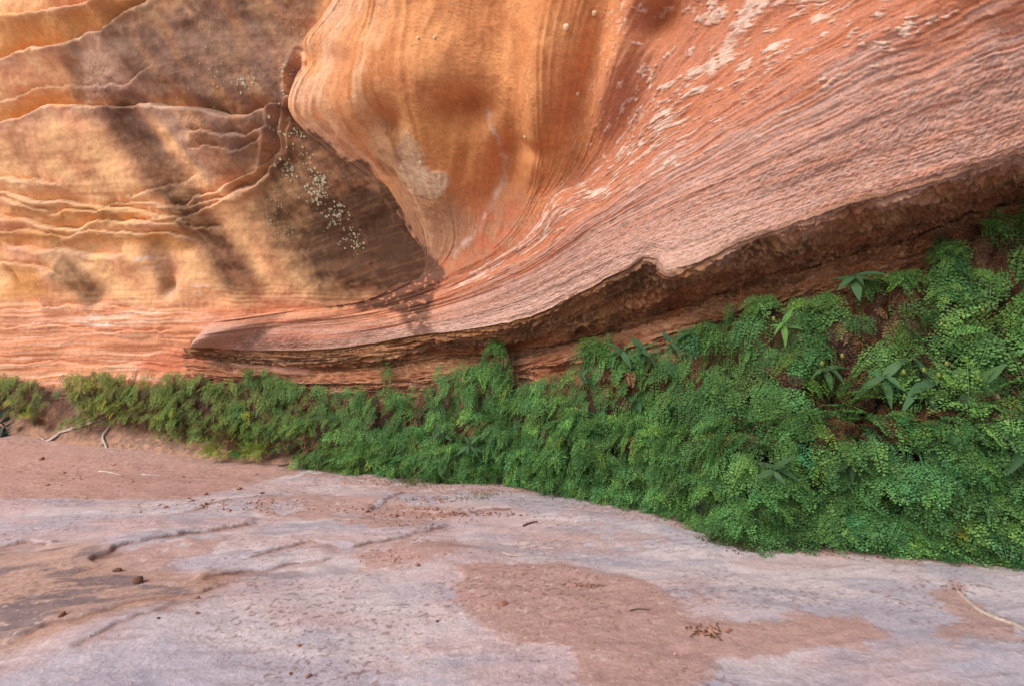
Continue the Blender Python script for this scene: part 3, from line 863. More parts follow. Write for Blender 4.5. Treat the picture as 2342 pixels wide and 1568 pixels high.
FA = [-300, -100, 0, 150, 430, 560, 750, 970, 1150, 1340, 1500, 1700, 1900, 2150, 2342, 2700]
FB0 = [1010, 1000, 985, 975, 1000, 1035, 1075, 1098, 1106, 1136, 1168, 1237, 1245, 1268, 1292, 1352]
FY0 = [12.2, 10.9, 10.35, 9.75, 9.1, 8.75, 8.15, 7.45, 7.1, 6.38, 5.75, 4.68, 4.6, 4.33, 4.08, 3.6]
FB1 = [838, 842, 846, 842, 836, 836, 866, 840, 790, 755, 760, 675, 610, 520, 440, 330]
FY1 = [12.4, 11.15, 10.5, 9.95, 9.28, 9.0, 8.72, 8.05, 7.48, 6.75, 6.05, 5.42, 4.92, 4.5, 4.25, 3.7]
FROWS = []
for t, out, tier in [(0, 0, 0), (.2, .06, .10), (.40, .08, .24), (.50, .08, -.04), (.7, .06, .0), (1, 0, 0)]:
    FROWS.append([(a, b0 + (b1 - 14 - b0) * t, y0 + (y1 - y0) * t ** 1.6 - out - tier * min(1, max(0, (a - 1000) / 500))) for a, b0, y0, b1, y1 in zip(FA, FB0, FY0, FB1, FY1)])
P, Q, V = loft(FROWS, 420, 130, extend=.6)
N0 = normals(P)
lump = .26 * (fbm3(P * 1.9, 2, 300) - .5) + .20 * (vn3(P * 4.2, 303) - .5)
tt = (V / V.max())[:, None]
P = P + N0 * (lump * sstep(0, .12, tt))[..., None]
fern_P, fern_N, fern_Q = P, normals(P), Q

FERN_AREA = [(-300,850),(0,855),(60,862),(112,880),(150,852),(235,848),(350,850),(430,848),(492,868),(505,862),(560,842),(600,842),(640,858),(680,862),(760,884),(850,880),
 (985,872),(1000,845),(1060,835),(1110,815),(1120,775),(1150,770),(1165,830),(1205,850),(1320,842),(1328,775),(1390,765),(1425,792),(1500,790),(1580,752),(1640,720),(1700,698),(1765,688),(1785,720),(1830,735),
 (1815,690),(1850,668),(1940,662),(1955,625),(2050,605),(2110,585),(2140,540),(2180,512),(2240,492),(2342,458),(2800,330),
 (2800,1360),(2342,1288),(2200,1266),(2050,1250),(1850,1240),(1700,1232),(1600,1200),(1500,1163),(1450,1138),(1300,1133),(1210,1124),(1192,1098),(1100,1104),(930,1094),(780,1078),(690,1060),(680,1035),
 (650,1020),(560,1005),(470,990),(430,990),(330,982),(230,952),(150,968),(140,950),(190,910),(150,890),(120,885),(105,900),(100,930),(60,940),(0,930),(-300,940)]
FERN_GAPS = [[(20,890),(95,892),(95,905),(20,905)], [(110,880),(150,878),(160,905),(185,930),(150,950),(118,940)], [(520,885),(560,872),(592,880),(586,908),(545,912)],
 [(1165,842),(1230,846),(1232,868),(1180,872)], [(1800,700),(1835,715),(1830,745),(1795,735)], [(1005,880),(1050,870),(1060,885),(1010,895)]]
FERN_DEAD = [[(1830,850),(1900,830),(1960,880),(1975,930),(1900,925),(1830,935),(1800,900)], [(1725,710),(1760,720),(1770,760),(1735,770)], [(2010,850),(2060,900),(2090,935),(2040,940)],
 [(2190,560),(2342,500),(2342,560),(2280,620),(2200,610)], [(1860,790),(1910,770),(1930,830),(1880,840)], [(2100,900),(2180,900),(2190,940),(2110,945)], [(1960,690),(2040,680),(2040,720),(1970,720)],
 [(1370,1000),(1420,980),(1430,1015),(1380,1020)], [(1480,930),(1510,925),(1515,965),(1480,970)], [(2290,880),(2342,870),(2342,960),(2300,950)], [(1230,950),(1250,945),(1260,1000),(1225,1005)],
 [(560,985),(760,985),(790,1005),(680,1025),(560,1005)], [(180,940),(330,950),(430,985),(330,985),(230,955)], [(2200,640),(2300,640),(2310,700),(2210,700)], [(1700,960),(1740,950),(1750,985),(1700,990)]]
ii, jj = np.meshgrid(np.arange(129), np.arange(419), indexing='ij')
d1 = P[1:, :-1] - P[:-1, :-1]; d2 = P[:-1, 1:] - P[:-1, :-1]
ar = np.linalg.norm(np.cross(d1, d2), axis=-1)
prob = (ar * np.where(fern_Q[:-1, :-1, 0] > 2480, .35, 1) * np.where(fern_Q[:-1, :-1, 0] < -120, .4, 1)).ravel(); prob /= prob.sum()
NF = 14000
NC = 1500                                   # clump centres; most fronds spring from one of them
cpk = rng.choice(len(prob), NC, p=prob)
ci_, cj_ = np.unravel_index(cpk, ar.shape)
per = 5
pick = rng.choice(len(prob), NF, p=prob)
pi, pj = np.unravel_index(pick, ar.shape)
inclump = np.zeros(NF, bool); inclump[:NC * per] = True
pi[:NC * per] = np.repeat(ci_, per); pj[:NC * per] = np.repeat(cj_, per)
fu, fv = rng.random(NF), rng.random(NF)
pos = P[pi, pj] + d1[pi, pj] * fu[:, None] + d2[pi, pj] * fv[:, None]
nor = fern_N[pi, pj]
chq = fern_Q[pi, pj] + (fern_Q[np.minimum(pi + 1, 129), pj] - fern_Q[pi, pj]) * fu[:, None]
cshade = np.repeat(np.exp(rng.normal(0, .2, NC)), per); cshade = np.concatenate([cshade, np.ones(NF - NC * per)])
cspr = np.concatenate([np.tile(np.linspace(-1, 1, per), NC), rng.normal(0, .5, NF - NC * per)])
jit = chq + rng.normal(0, 6, (NF, 2)) + np.array([0, 12]) * sstep(1300, 1500, chq[:, :1]) * (pi[:, None] > 80)
keep = inpoly(jit, FERN_AREA)
for g in FERN_GAPS:
    keep &= ~inpoly(jit, g)
dead = np.zeros(NF, bool)
for g in FERN_DEAD:
    dead |= inpoly(chq + rng.normal(0, 9, (NF, 2)), g)
upz = sstep(.25, .5, (pi / 129.0))
deadn = fbm3(pos * 3.2, 3, 320)
dead |= (deadn > .615 - .085 * upz * sstep(1500, 2000, chq[:, 0]) - .04 * upz) & (rng.random(NF) < .85) & (pi > 40)
tier_gap = (np.abs(pi / 129.0 - .50) < .035) & (chq[:, 0] > 1450) & (fbm3(pos * 1.5, 2, 330) > .46)
dead |= tier_gap & (rng.random(NF) < .92)
lefty = 1 - sstep(350, 900, chq[:, 0])
dead |= rng.random(NF) < .30 * lefty + .07 * upz
sparse = rng.random(NF) < np.where(dead, .8, 1)
keep &= sparse
pos, nor, chq, dead, pii, inclump, cshade, cspr = pos[keep], nor[keep], chq[keep], dead[keep], pi[keep], inclump[keep], cshade[keep], cspr[keep]
NF = len(pos)


def frond_frame(p, n, tl, up_bias, r, spread=None):
    """rotation of a frond that leaves the bank along n and droops"""
    droop = .45 + .75 * tl + r.uniform(-.2, .25)
    side = Vector((n.y, -n.x, 0))
    if side.length < 1e-4: side = Vector((1, 0, 0))
    side.normalize()
    f = (n * r.uniform(.35, .75) + Vector((0, 0, -1)) * droop + side * (r.gauss(0, .38) if spread is None else spread * .52 + r.gauss(0, .12)) + Vector((0, 0, up_bias))).normalized()
    z = (n * .8 + Vector((0, 0, .7)) + side * r.gauss(0, .25))
    y = z.cross(f).normalized(); z = f.cross(y)
    return Matrix((f, y, z)).transposed()


def fern_tint(a, tl, r, deadp=False):
    if deadp:
        c = random.choice([(.085, .038, .020), (.14, .070, .034), (.20, .105, .05), (.055, .026, .017)])
        k = r.uniform(.7, 1.2)
        return tuple(x * k for x in c)
    L_ = max(0.0, min(1.0, (900 - a) / 650))
    c = np.array([.088, .200, .048]) * (1 - L_) + np.array([.165, .205, .036]) * L_
    low = 1 - tl
    Rr = max(0.0, min(1.0, (a - 1000) / 900))
    c = c * (1 - .35 * Rr * low) + np.array([.090, .225, .078]) * (.35 * Rr * low)
    k = math.exp(r.gauss(0, .20)) * (1.06 - .34 * tl * Rr)
    c = c * k
    h = r.gauss(0, .10)
    c = c * np.array([1 + 1.6 * h, 1 + .3 * h, 1 - h])
    if r.random() < .012: c = c * np.array([1.7, 1.3, .7])
    return tuple(np.clip(c, .01, .5))


def scatter(name, posn, rots, scl, idx, tint):
    me = bpy.data.meshes.new(name)
    me.vertices.add(len(posn))
    me.vertices.foreach_set('co', np.asarray(posn, np.float32).ravel())
    for nm, tp, dat, key in (('rot', 'FLOAT_VECTOR', rots, 'vector'), ('tint', 'FLOAT_VECTOR', tint, 'vector'), ('scl', 'FLOAT', scl, 'value'), ('pick', 'INT', idx, 'value')):
        a = me.attributes.new(nm, tp, 'POINT')
        a.data.foreach_set(key, np.asarray(dat, np.int32 if tp == 'INT' else np.float32).ravel())
    o = bpy.data.objects.new(name, me)
    COL.objects.link(o)
    ng = bpy.data.node_groups.new(name, 'GeometryNodeTree')
    ng.interface.new_socket('Geometry', in_out='INPUT', socket_type='NodeSocketGeometry')
    ng.interface.new_socket('Geometry', in_out='OUTPUT', socket_type='NodeSocketGeometry')
    N = ng.nodes; L = ng.links
    gi = N.new('NodeGroupInput'); go = N.new('NodeGroupOutput')
    ip = N.new('GeometryNodeInstanceOnPoints')
    ci = N.new('GeometryNodeCollectionInfo')
    ci.inputs['Collection'].default_value = frond_lib
    ci.inputs['Separate Children'].default_value = True
    ci.inputs['Reset Children'].default_value = True
    def named(nm, tp):
        n = N.new('GeometryNodeInputNamedAttribute'); n.data_type = tp; n.inputs['Name'].default_value = nm
        return n.outputs['Attribute']
    er = N.new('FunctionNodeEulerToRotation')
    L.new(named('rot', 'FLOAT_VECTOR'), er.inputs[0])
    L.new(gi.outputs[0], ip.inputs['Points']); L.new(ci.outputs[0], ip.inputs['Instance'])
    ip.inputs['Pick Instance'].default_value = True
    L.new(named('pick', 'INT'), ip.inputs['Instance Index'])
    L.new(er.outputs[0], ip.inputs['Rotation'])
    L.new(named('scl', 'FLOAT'), ip.inputs['Scale'])
    L.new(ip.outputs[0], go.inputs[0])
    md = o.modifiers.new('fronds', 'NODES'); md.node_group = ng
    return o


R = random.Random(5)
rows_g, rows_d = [], []
for k in range(NF):
    tl = pii[k] / 129.0
    n = Vector(nor[k])
    m = frond_frame(pos[k], n, tl, .25 * (1 - tl), R, float(cspr[k]) if inclump[k] else None)
    s_ = (R.uniform(.19, .33) if not dead[k] else R.uniform(.16, .27)) * (1 - .12 * max(0, (900 - chq[k][0]) / 900)) * (1.18 if inclump[k] and tl > .4 else 1.0)
    p = Vector(pos[k]) - n * (R.uniform(.03, .12) if dead[k] else R.uniform(-.05, .03) if inclump[k] else R.uniform(.04, .13))
    rec = (p, m.to_euler(), s_, R.randrange(7), tuple(x * cshade[k] for x in fern_tint(chq[k][0], tl, R, bool(dead[k]))))
    (rows_d if dead[k] else rows_g).append(rec)
fern_carpet = scatter('fern_carpet', *zip(*[(tuple(a), tuple(b), c, d, e) for a, b, c, d, e in rows_g]))
props(fern_carpet, 'dense carpet of green maidenhair ferns covering the seeping base of the wall', 'ferns', kind='stuff')
dead_ferns = scatter('dead_fern_litter', *zip(*[(tuple(a), tuple(b), c, d, e) for a, b, c, d, e in rows_d]))
props(dead_ferns, 'dry reddish brown dead fern fronds showing between the green ferns', 'dead ferns', kind='stuff')
print('fronds', len(rows_g), len(rows_d))


# ------------------------------------------------------------------ single things among the rock and ferns
def surf(grid_P, grid_N, grid_Q, a, b):
    d = (grid_Q[..., 0] - a) ** 2 + (grid_Q[..., 1] - b) ** 2
    i = np.unravel_index(np.argmin(d), d.shape)
    return Vector(grid_P[i]), Vector(grid_N[i])


def on_fern(a, b):
    return surf(fern_P, fern_N, fern_Q, a, b)


def on_bank(a, b):
    """a point on whichever lies nearer there: the foot of the wall or the floor"""
    p, n = surf(face_P, face_N, face_Q, a, b)
    g = gp(a, b) if b > HY + 30 else None
    if g is not None and g[1] < p.y:
        return Vector((g[0], g[1], floor_z(g[0], g[1]))), Vector((0, 0, 1))
    return p, n


def on_floor(a, b):
    g = gp(a, b)
    x, y = float(g[0]), float(g[1])
    for _ in range(4):                      # follow the relief
        z = floor_z(x, y)
        y = FS * (EYE - z) / (b - HY); x = (a - CX) / FS * y
    return Vector((x, y, floor_z(x, y)))


def tube(pts, radii, sides=6, jitter=0.0, r=random):
    V, Fc = [], []
    pts = [Vector(p) for p in pts]
    for i, p in enumerate(pts):
        t = (pts[min(i + 1, len(pts) - 1)] - pts[max(i - 1, 0)]).normalized()
        s_ = t.cross(Vector((0, 0, 1)))
        if s_.length < 1e-3: s_ = Vector((1, 0, 0))
        s_.normalize(); u = s_.cross(t)
        for k in range(sides):
            a = 2 * math.pi * k / sides
            V.append(p + (s_ * math.cos(a) + u * math.sin(a)) * radii[i] * (1 + r.uniform(-jitter, jitter)))
    for i in range(len(pts) - 1):
        for k in range(sides):
            Fc.append((i * sides + k, i * sides + (k + 1) % sides, (i + 1) * sides + (k + 1) % sides, (i + 1) * sides + k))
    Fc.append(tuple(range(sides))[::-1]); Fc.append(tuple(range((len(pts) - 1) * sides, len(pts) * sides)))
    return V, Fc


def smooth_line(pts, n):
    pts = np.array([tuple(p) for p in pts])
    t = np.concatenate([[0], np.cumsum(np.linalg.norm(np.diff(pts, axis=0), axis=1))])
    return [Vector(p) for p in hermite(t, pts, np.linspace(0, t[-1], n))]


# ---- fern tufts that stand apart from the carpet
TUFTS = [  # a, b, reach, fronds, tint kind, label
 (888, 838, .30, 12, 0, 'small dark fern tuft hanging alone from the brown ledge above the carpet', 'up'),
 (1142, 790, .34, 14, 0, 'drooping fern tuft highest on the brown ledge in the middle', 'up'),
 (1362, 785, .36, 16, 0, 'square shouldered fern tuft just below the notch in the pink lip', 'up'),
 (1745, 705, .30, 12, 0, 'fern tuft on the upper edge of the carpet beside bare cream rock', 'up'),
 (1848, 688, .27, 12, 1, 'small yellowish green fern tuft directly right of the bare rock gap', 'up'),
 (1968, 640, .28, 12, 0, 'fern tuft on the stepped upper edge above the drooping striped leaves', 'up'),
 (2062, 625, .27, 12, 0, 'fern tuft on the upper edge just left of the tall step', 'up'),
 (2160, 560, .26, 11, 0, 'dark fern tuft at the corner of the tall step below the undercut', 'up'),
 (2262, 505, .28, 12, 0, 'bluish fern tuft tucked under the brown undercut near the right border', 'up'),
 (2235, 620, .20, 7, 1, 'broad bright fern sprig lying on brown dead ferns at upper right', 'up'),
 (2170, 660, .24, 9, 1, 'light green hanging fern over a dark brown hollow at upper right', 'up'),
 (2290, 770, .42, 26, 0, 'large rounded cushion of fern bulging at the right border', 'mound'),
 (2110, 770, .34, 18, 0, 'rounded fern cushion above the big striped leaves', 'mound'),
 (1905, 945, .40, 26, 2, 'brightest light green fern mound below the brown dead hollow', 'mound'),
 (2215, 930, .34, 18, 0, 'grey green fern mound below the withered flower', 'mound'),
 (2140, 1190, .26, 12, 3, 'pale yellow withering fern near the floor at lower right', 'mound'),
 (1530, 1010, .30, 16, 2, 'light green fern mound in the middle of the bank above its foot', 'mound'),
 (1290, 985, .26, 12, 2, 'yellow green fern tuft beside the dark vertical gap', 'up'),
 (600, 1046, .20, 12, 3, 'yellow green fern clump on bare dirt, rightmost of three by itself', 'mound'),
 (558, 1050, .11, 8, 2, 'smallest bright green fern clump between two yellowish ones on dirt', 'mound'),
 (503, 1046, .17, 9, 3, 'thin yellowish fern clump on dirt, leftmost of three', 'mound'),
 (540, 1022, .20, 10, 4, 'brown dried fern clump behind the three small yellow green ones', 'mound'),
 (140, 893, .17, 8, 0, 'small fern sprig drooping across the pale bare rock at far left', 'up'),
 (80, 945, .18, 8, 3, 'sparse yellow fern tuft on the dirt bank below bare rock', 'up'),
 (110, 972, .15, 7, 4, 'half dried fern tuft on the dirt bank above the bleached root', 'up'),
 (585, 850, .28, 12, 0, 'fern tuft rising highest on the carpet left of the dark ledge', 'up'),
]
TINTS = [(.105, .225, .055), (.15, .27, .06), (.13, .27, .055), (.30, .36, .07), (.20, .12, .05)]
R = random.Random(21)
for a, b, reach, nfr, tk, label, form in TUFTS:
    p, n = on_fern(a, b)
    if b > 1000 and a < 640 or a < 130 and b > 935:
        p = on_bank(a, b)[0] + Vector((0, -.14, .07))
        n = Vector((0, -.75, .65)); reach *= 1.05; nfr += 55
    root = empty('maidenhair_fern', p)
    props(root, label, 'fern', 'maidenhair ferns standing out from the fern carpet')
    side = Vector((n.y, -n.x, 0)).normalized()
    for k in range(nfr):
        ang = 2 * math.pi * k / nfr + R.uniform(-.3, .3)
        if form == 'mound':
            f = n * R.uniform(.35, 1.0) + side * math.cos(ang) * .9 + Vector((0, 0, 1)) * (math.sin(ang) * .75 + .1)
        else:
            f = n * R.uniform(.35, .8) + side * math.cos(ang) * .7 + Vector((0, 0, -.75 + .35 * math.sin(ang)))
        f.normalize()
        z = n * .8 + Vector((0, 0, .7)) + side * R.gauss(0, .2)
        y = z.cross(f).normalized(); z = f.cross(y)
        o = bpy.data.objects.new('frond', R.choice(FROND))
        COL.objects.link(o)
        o.parent = root
        sc = reach * R.uniform(.7, 1.05)
        off = (n * R.uniform(.0, .06) + (side * R.gauss(0, .45) + Vector((0, 0, R.uniform(-.1, .5)))) * reach * .9 * (nfr > 30)) + side * math.cos(ang) * reach * .25 * (form == 'mound') + Vector((0, 0, 1)) * (R.uniform(-.1, .25) * reach)
        o.matrix_local = Matrix.Translation(off) @ Matrix((f, y, z)).transposed().to_4x4() @ Matrix.Scale(sc, 4)
        c = TINTS[tk if R.random() > .12 or tk in (3, 4) else 1]
        q = math.exp(R.gauss(0, .22))
        o['tint'] = [c[0] * q * R.uniform(.85, 1.15), c[1] * q, c[2] * q * R.uniform(.8, 1.2)]

# ---- broad-leaved plants (striped lance leaves)
def lance_leaf(length=1.0, width=.28, droop=.35, fold=.25, seed=0):
    r = random.Random(seed)
    nx, ny = 12, 6
    V, Fc, UV = [], [], []
    tw = r.uniform(-.25, .25)
    for i in range(nx + 1):
        t = i / nx
        w = width * (math.sin(math.pi * min(1, t ** .72 * .98 + .015)) ** .9) * .5 + .004
        for j in range(ny + 1):
            s_ = j / ny * 2 - 1
            V.append(Vector((t * length - .08 * droop * t ** 3, s_ * w + .05 * tw * t * t, -droop * t * t * length + fold * abs(s_) ** 1.4 * w * (1 - .4 * t) + .012 * math.sin(9 * t + 4 * s_) * w)))
            UV.append((t, j / ny))
    for i in range(nx):
        for j in range(ny):
            k = i * (ny + 1) + j
            Fc.append((k, k + 1, k + ny + 2, k + ny + 1))
    return V, Fc, UV


LEAVES = []
for k, (w, d, f) in enumerate([(.30, .30, .3), (.24, .48, .35), (.34, .22, .22), (.2, .4, .4)]):
    v, fc, uv = lance_leaf(1, w, d, f, k)
    me = bpy.data.meshes.new('leaf'); me.from_pydata([tuple(x) for x in v], [], fc); me.update()
    me.polygons.foreach_set('use_smooth', [True] * len(me.polygons))
    ul = me.uv_layers.new(name='UVMap')
    for li, lp in enumerate(me.loops):
        ul.data[li].uv = uv[lp.vertex_index]
    me.materials.append(M_BROAD)
    LEAVES.append(me)
v, fc = tube([(0, 0, 0), (.35, 0, .06), (.7, 0, .05), (1, 0, -.05)], [.02, .018, .014, .008])
STEM = bpy.data.meshes.new('stem'); STEM.from_pydata([tuple(x) for x in v], [], fc); STEM.materials.append(M_BROAD)
v, fc = tube([(0, 0, 0), (.02, 0, -.2), (.06, 0, -.5), (.05, 0, -.8), (0, 0, -1)], [.10, .2, .24, .16, .02], 7)
BUD = bpy.data.meshes.new('bud'); BUD.from_pydata([tuple(x) for x in v], [], fc); BUD.materials.append(M_BROAD)
for me in (STEM, BUD):
    me.update(); me.polygons.foreach_set('use_smooth', [True] * len(me.polygons))

ORCHIDS = [  # a, b, leaf length (m), leaves, buds, lean, label
 (1945, 655, .26, 6, 0, 'striped lance-leaved plant drooping over the upper fern edge below the undercut'),
 (1785, 762, .24, 5, 1, 'pale green three-pronged leafy plant against brown dead fronds'),
 (1440, 808, .27, 7, 0, 'leafy plant with broad pointed leaves, left of the central leafy cluster'),
 (1492, 815, .29, 8, 0, 'fullest broad-leaved plant of the central cluster below the cream rock'),
 (1548, 800, .26, 7, 0, 'narrow-leaved plant at the right of the central leafy cluster'),
 (1492, 868, .22, 4, 0, 'small bright green sprig with narrow leaves under the central leafy cluster'),
 (1330, 870, .22, 6, 0, 'bluish narrow-leaved plant in the fern bank below the square tuft'),
 (1565, 945, .24, 5, 0, 'two-leaved bluish sprig above the light green fern mound'),
 (1470, 930, .22, 6, 0, 'star-shaped bluish leafy sprig left of the two-leaved sprig'),
 (1880, 855, .27, 6, 2, 'dark striped leafy plant at the left edge of the brown hollow'),
 (2010, 885, .34, 6, 1, 'large striped plant with hanging leaves, leftmost of the big leafy row'),
 (2085, 890, .36, 8, 3, 'largest striped plant with fan of leaves and long bare stalk'),
 (2150, 850, .34, 7, 1, 'large striped plant with leaves spread sideways, third in the big row'),
 (2215, 870, .33, 7, 1, 'large striped plant beside the withered flower, rightmost of the big row'),
 (2255, 1005, .32, 6, 0, 'grey green plant with wide spreading leaves near the right border'),
 (1955, 1058, .29, 5, 0, 'flat three-leaved plant lying on the lower right ferns'),
 (1775, 1062, .23, 6, 0, 'star-shaped leafy plant low on the bank, left of the flat three-leaved one'),
 (1830, 1225, .20, 5, 0, 'small bluish leafy sprig at the foot of the ferns by the grass'),
 (1310, 1045, .22, 4, 0, 'light yellow green leafy sprig right of the dark vertical gap'),
 (1020, 1000, .24, 8, 0, 'bluish leafy plant low in the ferns, left of two alike'),
 (1085, 1020, .24, 8, 0, 'bluish leafy plant low in the ferns, right of two alike'),
]
R = random.Random(33)
for a, b, ln, nl, nb, label in ORCHIDS:
    p, n = on_fern(a, b)
    side = Vector((n.y, -n.x, 0)).normalized()
    ln *= .9
    p = p + n * .03
    root = empty('leafy_plant', p)
    props(root, label, 'plant', 'broad-leaved plants growing out of the fern carpet')
    axis = (n * .9 + Vector((0, 0, .1)) + side * R.uniform(-.4, .4)).normalized()
    up = Vector((0, 0, 1)); yv = up.cross(axis).normalized(); zv = axis.cross(yv)
    fr = Matrix((axis, yv, zv)).transposed()
    st = bpy.data.objects.new('stem', STEM); COL.objects.link(st); st.parent = root
    st.matrix_local = fr.to_4x4() @ Matrix.Scale(ln * 1.1, 4); st['tint'] = [.10, .20, .05]
    base = np.array([.066, .150, .060]) * R.uniform(.85, 1.2)
    if 'light yellow' in label or 'bright green' in label or 'pale green' in label: base = np.array([.13, .27, .06])
    for k in range(nl):
        t = .30 + .7 * k / nl
        ang = k * 2.4 + R.uniform(-.4, .4)
        rad = (yv * math.cos(ang) + zv * math.sin(ang))
        f = (rad * 1.0 + axis * R.uniform(.1, .7) + Vector((0, 0, R.uniform(-.55, .05)))).normalized()
        z = (axis * .8 + Vector((0, 0, .75)))
        y = z.cross(f)
        y = y.normalized() if y.length > .05 else side
        z = f.cross(y)
        o = bpy.data.objects.new('leaf', R.choice(LEAVES)); COL.objects.link(o); o.parent = root
        o.matrix_local = Matrix.Translation(axis * (ln * .85 * t) + Vector((0, 0, .03 * ln))) @ Matrix((f, y, z)).transposed().to_4x4() @ Matrix.Scale(ln * R.uniform(.55, 1.12), 4)
        q = R.uniform(.8, 1.25)
        o['tint'] = [float(x) for x in base * q * np.array([R.uniform(.85, 1.2), 1, R.uniform(.85, 1.15)])]
    for k in range(nb):
        o = bpy.data.objects.new('bud', BUD); COL.objects.link(o); o.parent = root
        o.matrix_local = Matrix.Translation(axis * ln * 1.05 + side * R.uniform(-.12, .12) + Vector((0, 0, R.uniform(-.02, .12)))) @ Matrix.Scale(.075, 4)
        o['tint'] = [.26, .30, .07]
    if 'withered flower' in label:
        vv, ff = [], []
        for k in range(14):
            a2 = 2 * math.pi * k / 14
            d = Vector((math.cos(a2) * .5, math.sin(a2) * .5, -1)).normalized()
            x, y_ = tube([Vector((0, 0, 0)), d * .03 + Vector((0, 0, .004)), d * .06 * R.uniform(.7, 1.2)], [.005, .006, .002], 4)
            ff += [tuple(i + len(vv) for i in q) for q in y_]; vv += x
        o = mesh_object('flower', vv, ff, M_BROAD, root); o.location = axis * ln * 1.15 + side * -.03 + Vector((0, 0, -.03)); o['tint'] = [.36, .26, .20]
        o['label'] = 'withered pale flower head'
    if 'long bare stalk' in label:
        x, y_ = tube(smooth_line([(0, 0, 0), axis * .20 + Vector((0, 0, -.1)), axis * .25 + Vector((0, 0, -.42))], 9), [.009] * 9, 6)
        o = mesh_object('stalk', x, y_, M_BROAD, root); o['tint'] = [.30, .32, .10]

# ---- round-leaved shrub cut by the left border
p, n = on_bank(12, 985)
root = empty('round_leaved_shrub', p)
props(root, 'bluish round-leaved shrub with one yellow leaf at the left border', 'shrub')
R = random.Random(44)
rv = [Vector((0, 0, 0))] + [Vector((.5 + .5 * math.cos(t), .55 * math.sin(t), .08 * math.sin(2 * t) - .06)) for t in [k * math.pi / 6 + .26 for k in range(12)]]
rl = bpy.data.meshes.new('leaf'); rl.from_pydata([tuple(x) for x in rv[1:]] + [(.5, 0, .05)], [], [(k, (k + 1) % 12, 12) for k in range(12)]); rl.materials.append(M_BROAD)
for k in range(24):
    f = Vector((R.gauss(0, 1), R.uniform(-1, -.1), R.gauss(.1, .7))).normalized()
    z = Vector((R.gauss(0, .3), -1, .8)); y = z.cross(f).normalized(); z = f.cross(y)
    o = bpy.data.objects.new('leaf', rl); COL.objects.link(o); o.parent = root
    o.matrix_local = Matrix.Translation(Vector((R.uniform(-.55, .36), R.uniform(-.35, -.05), R.uniform(-.12, .30)))) @ Matrix((f, y, z)).transposed().to_4x4() @ Matrix.Scale(R.uniform(.14, .2), 4)
    o['tint'] = [.34, .28, .04] if k in (3, 17) else [.045, .10, .075]
for k in range(5):
    x, y_ = tube(smooth_line([(0, 0, -.02), (R.uniform(-.2, .2), -.1, .12), (R.uniform(-.5, .3), -.2, .28)], 6), [.012, .011, .010, .009, .007, .005], 5)
    o = mesh_object('stem', x, y_, M_BROAD, root); o['tint'] = [.12, .09, .05]

# ---- bleached roots on the bank
M_ROOT = plain_material('bleached_wood', srgb(186, 172, 160), .8, 30, .25)
M_TWIG = plain_material('dark_twig', srgb(92, 72, 60), .85, 30, .3)


def wood(name, label, cat, branches, mat, group=None, lift=.018, place=None):
    place = place or (lambda a, b: on_bank(a, b)[0])
    root = empty(name, place(*branches[0][0][0]))
    props(root, label, cat, group)
    for k, (pts, r0, r1) in enumerate(branches):
        w = [place(a, b) + Vector((0, -lift, lift)) for a, b in pts]
        ln = smooth_line(w, 4 * len(w))
        x, y_ = tube([q - root.location for q in ln], [r0 + (r1 - r0) * i / (len(ln) - 1) for i in range(len(ln))], 7, .18)
        mesh_object('stem' if k == 0 else 'branch', x, y_, mat, root)


wood('dry_root', 'long bleached branching root leaning on the dirt bank below the ferns', 'root', [
 ([(98,1028),(118,1005),(140,992),(175,980),(210,968),(245,955),(262,940)], .030, .012),
 ([(118,1005),(112,1010),(150,985),(162,972)], .016, .006),
 ([(104,1018),(102,1005),(90,1000)], .016, .007), ([(140,992),(165,986),(180,990)], .014, .005),
 ([(205,970),(208,985)], .010, .004), ([(190,975),(180,960),(172,955)], .012, .005), ([(118,1005),(100,1010),(60,1010)], .012, .004)], M_ROOT, 'bleached roots on the dirt bank')
wood('dry_root', 'short crooked bleached root forking downward on the dirt bank', 'root', [
 ([(320,945),(285,955),(258,962),(250,978),(238,998),(243,1020),(246,1030)], .012, .024),
 ([(240,1010),(232,1020),(225,1030)], .014, .005), ([(256,965),(244,968),(240,960)], .016, .006), ([(244,1024),(252,1034)], .010, .004),
 ([(318,948),(330,955),(315,962)], .010, .004)], M_ROOT, 'bleached roots on the dirt bank')
fl = lambda a, b: on_floor(a, b)
wood('fallen_stick', 'short pale stick on the red sand, left of two at the far left', 'stick', [([(228,1078),(250,1080),(280,1088)], .016, .006)], M_ROOT, 'sticks on the floor', .01, fl)
wood('fallen_stick', 'thin pale stick on the red sand, right of two at the far left', 'stick', [([(325,1085),(345,1086),(370,1087)], .012, .006)], M_ROOT, 'sticks on the floor', .01, fl)
wood('fallen_stick', 'small dark twig on the pale rock below the fern corner', 'stick', [([(1196,1200),(1212,1196),(1228,1192)], .010, .006)], M_TWIG, 'sticks on the floor', .01, fl)
wood('fallen_stick', 'dark twig on the dirt in front of the three small ferns', 'stick', [([(638,1068),(650,1065),(662,1060)], .012, .006)], M_TWIG, 'sticks on the floor', .01, fl)
wood('fallen_stick', 'thin dark twig lying on the sand patch in the foreground', 'stick', [([(1440,1396),(1460,1392),(1485,1394)], .005, .003)], M_TWIG, 'sticks on the floor', .005, fl)
wood('fallen_stick', 'thin pale twig on the red sand below the middle of the bank', 'stick', [([(1150,1262),(1165,1268),(1195,1272)], .006, .003)], M_ROOT, 'sticks on the floor', .006, fl)
wood('long_root', 'long thin pale root crossing the floor to the right border', 'root', [([(2188,1350),(2210,1372),(2240,1396),(2275,1412),(2310,1424),(2350,1442),(2420,1462)], .012, .016), ([(2275,1412),(2262,1400),(2240,1402)], .006, .004)], M_ROOT, None, .004, fl)
